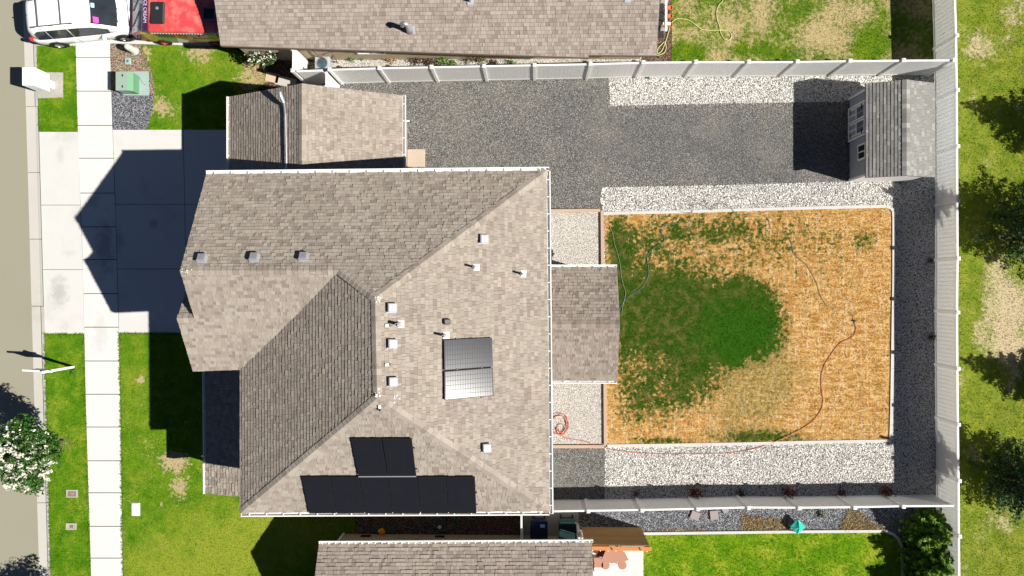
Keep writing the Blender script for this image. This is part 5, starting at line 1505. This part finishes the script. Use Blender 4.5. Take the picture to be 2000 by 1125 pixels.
for dy in (-.22, .22): g.tube([(c.x - .2, c.y + dy, 0), (c.x - .22, c.y + dy, .9), (c.x - .2, c.y + dy * .6, .98)], .015, 6)
for dz in (.5, .66, .82, .96): g.tube([(c.x - .21, c.y - .2, dz), (c.x - .21, c.y + .2, dz)], .012, 6)
part('back_frame', g, M_DARK, t)
g = MB(); g.box((c.x + .02, c.y, .45), (.44, .44, .03), bev=.01); part('seat', g, M_BR, t)
for dx, dy in ((.2, -.2), (.2, .2)):
    g = MB(); g.tube([(c.x + dx, c.y + dy, 0), (c.x + dx, c.y + dy, .44)], .014, 6); part('leg', g, M_DARK, t)
g = MB(); g.box(None, (.42, .5, .03), M=Matrix.Translation(G(1172, 1075, .5)) @ Matrix.Rotation(.1, 4, 'Z'), bev=.01); g.box(G(1172, 1075, .25), (.36, .42, .48)); solo('patio_bench', g, plain('dark_brown_seat', (.10, .035, .02), .6), 'dark brown patio seat half hidden behind the table', 'seat')
# folded teal cover
M_TEAL = plain('teal_fabric', (.03, .40, .32), .6, .3, var=.12)
t = thing('garden_cover', 'square teal cover standing on its corner by the pale lawn edging', 'cover', G(1553, 1027, 0))
c = G(1553, 1024, 0); g = MB(); s_ = .29; h_ = .42
R4 = [Vector((c.x, c.y + s_ * 1.2, h_)), Vector((c.x + s_ * 1.15, c.y, h_ - .02)), Vector((c.x, c.y - s_ * 1.2, h_ - .05)), Vector((c.x - s_ * 1.15, c.y, h_ - .02))]
pk = [Vector((c.x, c.y, h_ + .13)), Vector((c.x + .1, c.y + .02, h_ + .06)), Vector((c.x - .03, c.y - .12, h_ + .05))]
mids = [(R4[i] + R4[(i + 1) % 4]) / 2 + Vector((0, 0, -.03)) for i in range(4)]
ring8 = [R4[0], mids[0], R4[1], mids[1], R4[2], mids[2], R4[3], mids[3]]
for i in range(8):
    a_, b_ = ring8[i], ring8[(i + 1) % 8]; m2 = (a_ + b_) / 2 * .5 + pk[0] * .5 + Vector((0, 0, rnd.uniform(-.06, .05)))
    g.face([a_, m2, pk[0]]); g.face([a_, b_, m2]); g.face([b_, pk[0], m2])
    g.face([a_, Vector((a_.x, a_.y, h_ - .12)), Vector((b_.x, b_.y, h_ - .12)), b_])
part('canopy', g, M_TEAL, t)
for p in R4:
    g = MB(); q = p * .9 + c * .1; g.tube([(q.x, q.y, 0), (q.x, q.y, h_ - .03)], .015, 6); part('leg', g, M_METAL, t)

# loose pavers
for px, py, sx, sy, rz, lab in ((1357.5, 1007, .40, .36, -.38, 'reddish grey paver tilted in the blue gravel, left of the pair'), (1394.5, 1006, .36, .40, .1, 'grey paver in the blue gravel, right of the tilted one'), (1416, 996, .25, .25, .6, 'paver corner sticking out under the fence rail')):
    c = G(px, py, .05); g = MB(); g.box((c.x, c.y, .045), (sx, sy, .09), rz=rz, bev=.008); solo('paver', g, plain('paver_stone', (.25, .215, .20), .9, var=.15, scale=12), lab, 'paver')
for px, py, sx, lab, m_ in ((532, 152, .62, 'tan stepping slab beside the dry grass at the gate', (.46, .36, .24)), (558, 160, .95, 'grey stepping slab reaching the north garage roof', (.40, .37, .33))):
    c = G(px, py, 0); g = MB(); g.box((c.x, c.y, .02), (sx, .42, .06), rz=-.22, bev=.01); solo('paver', g, plain('slab_%d' % px, m_, .9, var=.12, scale=8), lab, 'paver')
g = MB(); c = G(813, 309, 0); g.box((c.x, c.y, .02), (.8, .8, .08), bev=.01); solo('concrete_pad', g, plain('tan_pad', (.42, .34, .27), .9, var=.1), 'small tan concrete pad beside the north garage wall', 'pad')
# things in the shaded gap
g = MB(); c = G(705, 1035, 0); g.lathe((c.x, c.y, -.02), [(.13, 0), (.13, .05), (.10, .06)], 20); g.lathe((c.x, c.y, .03), [(.05, 0), (.04, .03)], 12); solo('drain_cap', g, plain('drain_grey', (.10, .09, .09), .7), 'round dark drain cap in the shaded mulch', 'drain')
for px, lab in ((735, 'green valve box lid, left of the orange toy'), (764, 'green valve box lid, right of the orange toy')):
    c = G(px, 1034, 0); g = MB(); g.box((c.x, c.y, .02), (.40, .28, .07), bev=.015); solo('valve_box', g, plain('lid_green_%d' % px, (.03, .085, .055), .6), lab, 'utility cover')
c = G(745, 1038.5, .15); g = MB(); g.box(None, (.26, .26, .2), M=Matrix.Translation((c.x, c.y, .13)) @ Matrix.Rotation(.5, 4, 'Z') @ Matrix.Rotation(.2, 4, 'X'), bev=.04); g.tube([(c.x - .06, c.y, .24), (c.x, c.y, .27), (c.x + .06, c.y, .24)], .02, 6); solo('orange_container', g, plain('bright_orange_plastic', (.85, .33, .02), .5), 'bright orange plastic container by the tan wall', 'container')
c = G(859, 1029, 0); g = MB(); g.box(None, (.14, .14, .06), M=Matrix.Translation((c.x, c.y, .05)) @ Matrix.Rotation(.6, 4, 'Z') @ Matrix.Rotation(.3, 4, 'X'), bev=.015); solo('white_block', g, M_WHITE, 'small white block inside the green hose coils', 'block')

# hoses
def spline(pts, n=10):
    P3 = [Vector(p) for p in pts]; out = []
    for i in range(len(P3) - 1):
        p0, p1, p2, p3 = P3[max(i - 1, 0)], P3[i], P3[i + 1], P3[min(i + 2, len(P3) - 1)]
        for k in range(n):
            t = k / n; out.append(.5 * ((2 * p1) + (p2 - p0) * t + (2 * p0 - 5 * p1 + 4 * p2 - p3) * t * t + (3 * p1 - p0 - 3 * p2 + p3) * t ** 3))
    out.append(P3[-1]); return out
def hose(pts, r, mat, label, z=.05, n=8, cat='hose'):
    g = MB(); g.smooth = True
    g.tube(spline([G(p[0], p[1], p[2] if len(p) > 2 else z) for p in pts], n), r, 7); return solo('garden_hose', g, mat, label, cat)
M_HR = plain('red_hose', (.52, .16, .10), .6); M_HT = plain('teal_hose', (.06, .15, .14), .5); M_HG = plain('grey_green_hose', (.17, .20, .15), .5); M_HY = plain('yellow_green_hose', (.52, .56, .22), .5); M_HD = plain('dark_green_hose', (.04, .17, .13), .5)
coil = [(1077, 816), (1082, 811), (1092, 808), (1104, 811), (1110, 822), (1110, 836), (1103, 847), (1092, 850), (1081, 843), (1077, 830), (1081, 817), (1092, 812), (1103, 815), (1107, 826), (1105, 840), (1096, 848), (1085, 846), (1079, 836), (1079, 822), (1087, 813), (1098, 812), (1105, 820), (1108, 834), (1102, 846), (1094, 850), (1088, 842), (1090, 831), (1097, 828), (1103, 833), (1103, 841), (1096, 845), (1088, 840), (1088, 835), (1095, 845),
        (1100, 852), (1106, 856), (1125, 859), (1145, 863), (1163, 869), (1180, 874.5), (1205, 880), (1240, 884), (1280, 886), (1330, 886), (1390, 886), (1430, 884), (1470, 877), (1505, 866), (1530, 856), (1552, 846), (1575, 832), (1592, 818), (1604, 800), (1608, 785), (1606, 765), (1604, 742), (1609, 718), (1620, 698), (1634, 678), (1646, 667), (1660, 661), (1670, 652), (1672, 640), (1669, 630)]
coil = [(p[0], p[1], .06 + .03 * math.sin(i * .9) + (.03 if i < 34 else 0)) if i < 36 else (p[0], p[1], .085 if 38 < i < 41 or 47 < i < 50 else .055) for i, p in enumerate(coil)]
hose(coil, .0145, M_HR, 'red hose coiled on white gravel and running across the dry lawn', n=6)
hose([(1667, 628), (1665, 615), (1655, 607), (1640, 602), (1622, 600), (1612, 592), (1602, 575), (1596, 555), (1588, 538), (1576, 518), (1562, 506), (1551, 496), (1548, 484), (1545, 470), (1537, 460), (1522, 453), (1508, 449), (1504, 440), (1500, 428), (1484, 418), (1466, 418, .08), (1450, 421, .09), (1438, 417, .11), (1428, 406, .1), (1418, 399, .1), (1406, 397, .1), (1396, 402, .1), (1391, 410, .11), (1385, 406, .1), (1372, 400, .1), (1360, 399, .1), (1351, 404, .1), (1352, 415, .11), (1330, 414, .1)], .011, M_HG, 'grey green hose winding over the top edge of the dry lawn')
hose([(1327, 433), (1320, 437), (1300, 438), (1291, 446), (1293, 456), (1298, 464), (1296, 472), (1284, 480), (1270, 490), (1264, 503), (1266, 520), (1267, 535), (1260, 553), (1248, 567), (1230, 577), (1220, 587), (1212, 600), (1208, 610)], .012, M_HT, 'teal hose curving toward the covered patio roof')
hose([(1190, 440), (1196, 455), (1200, 475), (1206, 495), (1211, 515), (1213, 535), (1217, 555), (1222, 572), (1218, 590), (1214, 612)], .012, M_HG, 'thin hose lying close to the left edge of the dry lawn')
hose([(1420, -30), (1412, 0), (1404, 10), (1400, 22), (1401, 38), (1405, 50), (1408, 65), (1415, 76), (1424, 78), (1429, 70), (1425, 62), (1414, 59), (1400, 59), (1385, 59), (1370, 57), (1358, 48), (1346, 40), (1334, 37), (1322, 37), (1314, 42), (1309, 52), (1303, 72), (1297, 90), (1291, 101), (1284, 104), (1285, 95), (1291, 88), (1298, 82), (1301, 92), (1298, 102), (1288, 107), (1280, 108), (1274, 110)], .015, M_HY, 'pale yellow hose looping over the north neighbour lawn')
hz = [(770, 1000), (771, 1010), (779, 1022), (795, 1030), (812, 1033), (822, 1029), (830, 1020), (845, 1012), (858, 1012), (864, 1022), (856, 1030), (848, 1028), (850, 1017), (862, 1010), (880, 1010), (895, 1018), (897, 1030), (889, 1041), (872, 1040), (868, 1030), (869, 1012), (880, 1003), (888, 1014), (880, 1030), (866, 1038), (845, 1040), (828, 1035), (812, 1020), (804, 1003), (822, 1027), (838, 1022), (856, 1012), (866, 1000)]
hose([(a_, b_, .05 + .02 * math.sin(i)) for i, (a_, b_) in enumerate(hz)], .013, M_HD, 'dark green hose tangled in loops in the shaded gap')
hose([(832, 1002), (838, 1018), (850, 1030), (862, 1036), (884, 1032), (905, 1020), (913, 1008), (911, 1000)], .013, M_HD, 'second dark green hose, a wide loop at the right of the tangle')
g = MB(); c = G(1668, 627, 0); g.lathe((c.x, c.y, 0), [(.07, 0), (.07, .03), (.025, .05), (.025, .12), (.04, .13)], 12); g.beam((c.x - .16, c.y + .03, .02), (c.x + .1, c.y - .03, .02), .03, .02); solo('lawn_sprinkler', g, M_DARK, 'small sprinkler where the red and green hoses meet', 'sprinkler')

# white rail with pots
t = thing('planter_rail', 'white deck rail carrying pots at the corner of the north neighbour house', 'railing', G(1298, 30, 0))
for yy in (-40, 5, 59):
    c = G(1296, yy, 0); g = MB(); g.box((c.x + .0, c.y, .45), (.32, .12, .9)); part('post', g, M_WHITE, t)
a_, b_ = G(1301, -60, .92), G(1301, 61, .92)
g = MB(); g.beam(a_, b_, .09, .05); part('top_rail', g, M_WHITE, t)
g = MB(); g.box(((a_.x - .12), (a_.y + b_.y) / 2, .06), (.3, a_.y - b_.y, .06)); part('step', g, M_DARK, t)
M_TC = plain('terracotta', (.55, .14, .05), .7)
for i, (py, lab) in enumerate(((15.5, 'topmost of the three terracotta pots on the white rail'), (32, 'middle of the three terracotta pots on the white rail'), (48.5, 'lowest of the three terracotta pots, touching the yellow hose'))):
    c = G(1309, py, .85); t = thing('flower_pot', lab, 'pot', (c.x, c.y, .0), group='terracotta pots on the white rail')
    g = MB(); g.lathe((c.x, c.y, .72), [(.07, 0), (.095, .14), (.11, .15), (.11, .18), (.09, .18), (.085, .12)], 18); part('pot', g, M_TC, t)
    g = MB(); g.tube([(c.x, c.y, .72), (c.x, c.y, .0)], .02, 6); part('bracket', g, M_DARK, t)
g = MB(); c = G(1290, 86, .02); g.tube([(c.x - .05, c.y + .2, .1), (c.x, c.y, .6)], .015, 6)
# ------------------------------------------------------------------ plants
def leaf_mesh(name, C, Nrm, L, Wd, mat, parent, tone, quad=True, kind='stuff'):
    """leaf diamonds at C (n,3) with direction D derived from Nrm random frames"""
    n = len(C)
    a = rng.normal(size=(n, 3)); a += Nrm * .8; a /= np.linalg.norm(a, axis=1)[:, None]       # leaf normal
    r = rng.normal(size=(n, 3)); u = np.cross(a, r); u /= np.linalg.norm(u, axis=1)[:, None]; v = np.cross(a, u)
    L = L[:, None]; Wd = Wd[:, None]
    V = np.stack([C - u * L, C + v * Wd - a * L * .15, C + u * L, C - v * Wd - a * L * .15], 1)
    F = np.arange(n * 4).reshape(-1, 4)
    me = raw_mesh(name, V.reshape(-1, 3), F, mat, tone)
    o = link(name, me, parent); o['kind'] = kind
    if parent is not None and parent.type == 'EMPTY': o.location = -parent.location
    return o
def clumps(c, R, n, rc, per):
    """points in clumps spread through an ellipsoid's outer volume"""
    out = []; nr = []
    for i in range(n):
        d = rng.normal(size=3); d /= np.linalg.norm(d); d[2] = d[2] * .8 + .12
        rr = rng.uniform(.25, 1.0) ** .5
        cc = np.array(c) + d * np.array(R) * rr * rng.uniform(.8, 1.05)
        k = int(per * rng.uniform(.6, 1.3)); q = rng.normal(size=(k, 3)); q /= np.linalg.norm(q, axis=1)[:, None]
        s_ = rng.uniform(.3, 1, (k, 1)) ** .4 * rc * rng.uniform(.6, 1.3)
        out.append(cc + q * s_ * np.array([1, 1, .7])); nr.append(q * .4 + np.array([0, 0, .8]))
    return np.concatenate(out), np.concatenate(nr)
def limbs(base, top, R, n, r0, parent):
    g = MB(); b = Vector(base); t_ = Vector(top)
    g.tube([b - Vector((0, 0, .1)), b + (t_ - b) * .3 + Vector((.04, .03, 0)), b + (t_ - b) * .65, t_], [r0 * 1.3, r0, r0 * .7, r0 * .3], 9)
    tr = part('trunk', g, M_BARK, parent)
    for i in range(n):
        a = 2 * PI * i / n + rnd.uniform(-.3, .3); s_ = b + (t_ - b) * rnd.uniform(.3, .75); e = s_ + Vector((math.cos(a) * R * .8, math.sin(a) * R * .8, R * rnd.uniform(.3, .8)))
        m_ = (s_ + e) / 2 + Vector((0, 0, -.1)); g = MB(); g.tube([s_, m_, e], [r0 * .5, r0 * .35, r0 * .12], 6); part('limb', g, M_BARK, tr)
def decid(name, label, base, zc, R, nc, per, ls, mat=M_LEAF, blossom=0, cat='tree'):
    b = Vector(base); t = thing(name, label, cat, b)
    limbs(b, b + Vector((0, 0, zc + R[2] * .5)), R[0], 7, .07, t)
    C, Nn = clumps((b.x, b.y, zc), R, nc, R[0] * .22, per)
    tn = np.clip(rng.normal(.45, .25, len(C)), 0, 1)
    leaf_mesh('crown', C, Nn, rng.uniform(.6, 1.2, len(C)) * ls, rng.uniform(.4, .8, len(C)) * ls * .8, mat, t, tn)
    if blossom:
        C, Nn = clumps((b.x, b.y, zc + .08), (R[0] * 1.02, R[1] * 1.02, R[2] * 1.03), int(nc * 2.6), R[0] * .06, int(blossom * .62))
        k = rng.uniform(-1, 1, len(C)) + (b.y - C[:, 1]) * .55 + .45 > 0
        C, Nn = C[k], Nn[k]
        leaf_mesh('blossom', C, Nn, rng.uniform(.6, 1.2, len(C)) * ls * .9, rng.uniform(.5, .9, len(C)) * ls * .8, M_BLOS, t, rng.uniform(0, 1, len(C)))
    return t
def conifer(name, label, base, h, R, mat=M_CONI, levels=16, cat='tree', nl=.075, per=150, group=None, spread=.36):
    b = Vector(base); t = thing(name, label, cat, b, group=group)
    g = MB(); g.tube([b - Vector((0, 0, .1)), b + Vector((.02, 0, h * .5)), b + Vector((0, .02, h * .97))], [R * .07, R * .045, .012], 8); tr = part('trunk', g, M_BARK, t)
    Cs = []; Ns = []; T = []; bg = MB()
    for i in range(levels):
        f = i / (levels - 1); z = h * (.10 + .86 * f); r_ = R * (1 - f) ** .85 * rnd.uniform(.85, 1.1) + .06
        nb = max(4, int(10 * (1 - f) + 4))
        for k in range(nb):
            a = 2 * PI * (k + rnd.random() * .7) / nb + i * .7; rr = r_ * rnd.uniform(.72, 1.15)
            d = np.array([math.cos(a), math.sin(a)]); droop = rnd.uniform(-.25, .05)
            e = Vector((b.x + d[0] * rr, b.y + d[1] * rr, z + droop * rr + .12 * rr)); s_ = Vector((b.x, b.y, z + .1))
            bg.tube([s_, (s_ + e) / 2, e], [.018, .012, .004], 4, cap=False)
            n_ = int(per * rr / R * rnd.uniform(.7, 1.2)) + 10
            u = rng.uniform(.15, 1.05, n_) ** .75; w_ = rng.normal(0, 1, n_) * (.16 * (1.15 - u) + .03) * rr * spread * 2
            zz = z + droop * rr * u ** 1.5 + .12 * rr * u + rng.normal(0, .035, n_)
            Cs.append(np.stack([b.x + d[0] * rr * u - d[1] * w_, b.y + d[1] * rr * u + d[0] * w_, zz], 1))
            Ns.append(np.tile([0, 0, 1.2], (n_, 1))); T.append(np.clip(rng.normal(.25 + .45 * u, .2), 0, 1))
    part('branches', bg, M_BARK, t, kind='stuff')
    C = np.concatenate(Cs); n = len(C)
    leaf_mesh('crown', C, np.concatenate(Ns), rng.uniform(.6, 1.2, n) * nl, rng.uniform(.25, .45, n) * nl, mat, t, np.concatenate(T))
    return t
decid('flowering_tree', 'round tree covered in white blossom overhanging the kerb and road', G(124, 862), 2.75, (1.55, 1.6, 1.15), 150, 55, .075, M_LEAF, blossom=24)
g = MB(); c = G(123, 871, 0); 
blades([(108, 860), (128, 845), (148, 868), (128, 885), (108, 882)], M_STRAW, .012, 500, .05, 'dry mulch ring grass round the blossom tree trunk')
decid('broadleaf_tree', 'dark leafy tree below the bottom left corner casting shade on the road', G(165, 1196), 2.7, (1.6, 1.6, 1.2), 120, 55, .08)
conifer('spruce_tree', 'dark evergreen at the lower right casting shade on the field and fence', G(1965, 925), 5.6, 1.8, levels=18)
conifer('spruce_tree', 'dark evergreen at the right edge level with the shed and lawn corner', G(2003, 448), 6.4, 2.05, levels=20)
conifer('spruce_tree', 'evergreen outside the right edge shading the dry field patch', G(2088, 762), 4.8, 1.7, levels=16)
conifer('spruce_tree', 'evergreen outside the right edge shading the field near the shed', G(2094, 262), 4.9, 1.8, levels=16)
conifer('cedar_shrub', 'bright green evergreen bush in the fence corner, topmost of its row', G(1802, 1024), 2.3, 1.1, M_CONB, 12, 'shrub', .07, 200, 'evergreen bushes in the south east corner')
conifer('cedar_shrub', 'bright green evergreen bush in the middle of the corner row', G(1802, 1082), 2.4, 1.15, M_CONB, 12, 'shrub', .07, 200, 'evergreen bushes in the south east corner')
conifer('cedar_shrub', 'bright green evergreen bush at the bottom edge of the photo', G(1802, 1142), 2.5, 1.1, M_CONB, 12, 'shrub', .07, 200, 'evergreen bushes in the south east corner')
def bush(px, py, r, h, mat, label, n=420, ls=.035, name='shrub', stem=True):
    b = G(px, py); t = thing(name, label, 'shrub', b)
    g = MB()
    for k in range(7):
        a = 2 * PI * k / 7 + rnd.random(); g.tube([b, b + Vector((math.cos(a) * r * .4, math.sin(a) * r * .4, h * .5)), b + Vector((math.cos(a) * r * .8, math.sin(a) * r * .8, h * rnd.uniform(.6, .95)))], [.012, .009, .004], 5)
    part('stem', g, M_BARK, t)
    q = rng.normal(size=(n, 3)); q /= np.linalg.norm(q, axis=1)[:, None]; s_ = rng.uniform(.2, 1, (n, 1)) ** .5
    lump = 1 + .35 * np.sin(q[:, :1] * 5 + q[:, 1:2] * 4 + px)
    C = np.array([b.x, b.y, h * .55]) + q * s_ * lump * np.array([r, r, h * .48])
    leaf_mesh('foliage', C, q * .5 + np.array([0, 0, .6]), rng.uniform(.6, 1.3, n) * ls, rng.uniform(.35, .7, n) * ls, mat, t, rng.uniform(0, 1, n))
bush(1354, 960, .26, .55, M_DRED, 'dark red bush by the south fence, leftmost of the three red ones')
bush(1536, 959, .28, .6, M_DRED, 'dark red bush by the south fence, directly above the teal cover')
bush(1727, 957, .28, .6, M_DRED, 'dark red bush by the south fence, rightmost of the three')
bush(1241, 962, .13, .35, M_MAROON, 'tiny dark plant by the south fence near the house', 160)
bush(1445, 961, .16, .4, M_MAROON, 'small dark plant between the left and middle red bushes', 200)
bush(1640, 960, .17, .45, M_MAROON, 'small dark plant between the middle and right red bushes', 220)
bush(1817, 658, .16, .3, M_OLIV, 'small olive plant at the foot of the tall side fence', 200)
bush(1815, 509, .14, .25, M_OLIV, 'little olive plant at the side fence post level with the lawn top', 160)
for px, py, r, h, m_, lab in ((688, 113, .26, .4, M_WEED, 'green low plant in white rocks right of the air conditioner'), (706, 111, .2, .4, M_OLIV, 'yellowish plant beside the green one under the tan wall'), (743, 108, .26, .4, M_MAROON, 'maroon plant under the tan wall, left part of the rock bed'), (765, 116, .24, .35, M_STRAW, 'straw coloured plant behind the fence in the rock bed'),
                               (815, 120, .3, .4, M_MAROON, 'dark maroon plant left of the bright green clump'), (840, 123, .26, .35, M_MAROON, 'maroon plant touching the bright green clump'), (866, 121, .3, .4, M_WEED, 'bright green clump just behind the white fence'), (885, 126, .2, .35, M_WEED, 'low green plant right of the bright green clump'),
                               (918, 114, .32, .45, M_MAROON, 'wide maroon bush under the tan wall'), (940, 118, .22, .4, M_OLIV, 'olive plant at the right end of the wide maroon bush'), (965, 125, .18, .3, M_MAROON, 'small dark plant behind the fence right of the olive one'), (1000, 126, .2, .3, M_WEED, 'last green plant of the north rock bed'), (1604, 1004, .16, .2, M_OLIV, 'weed in the blue gravel right of the teal cover top'), (1265, 150, .1, .12, M_WEED, 'tiny green weed at the foot of the long white fence'), (146, 726, .14, .14, M_WEED, 'bright weed at the foot of the white sign post')):
    bush(px, py, r, h, m_, lab, 260 if r > .2 else 140, .04)
decid('flowering_shrub', 'dark shrub with white blooms peeking out below the north neighbour roof', G(528, 122), 1.05, (.75, .45, .5), 40, 40, .05, M_CONI, blossom=12, cat='shrub')
g = MB(); c = G(548, 104, .9); g.lathe((c.x, c.y, .85), [(.05, 0), (.07, .08), (.05, .14), (.02, .16)], 10); g.tube([(c.x, c.y, .85), (c.x, c.y, 0)], .012, 6); solo('bird_feeder', g, M_REDS, 'small red feeder in the dark shrub by the gate', 'feeder')
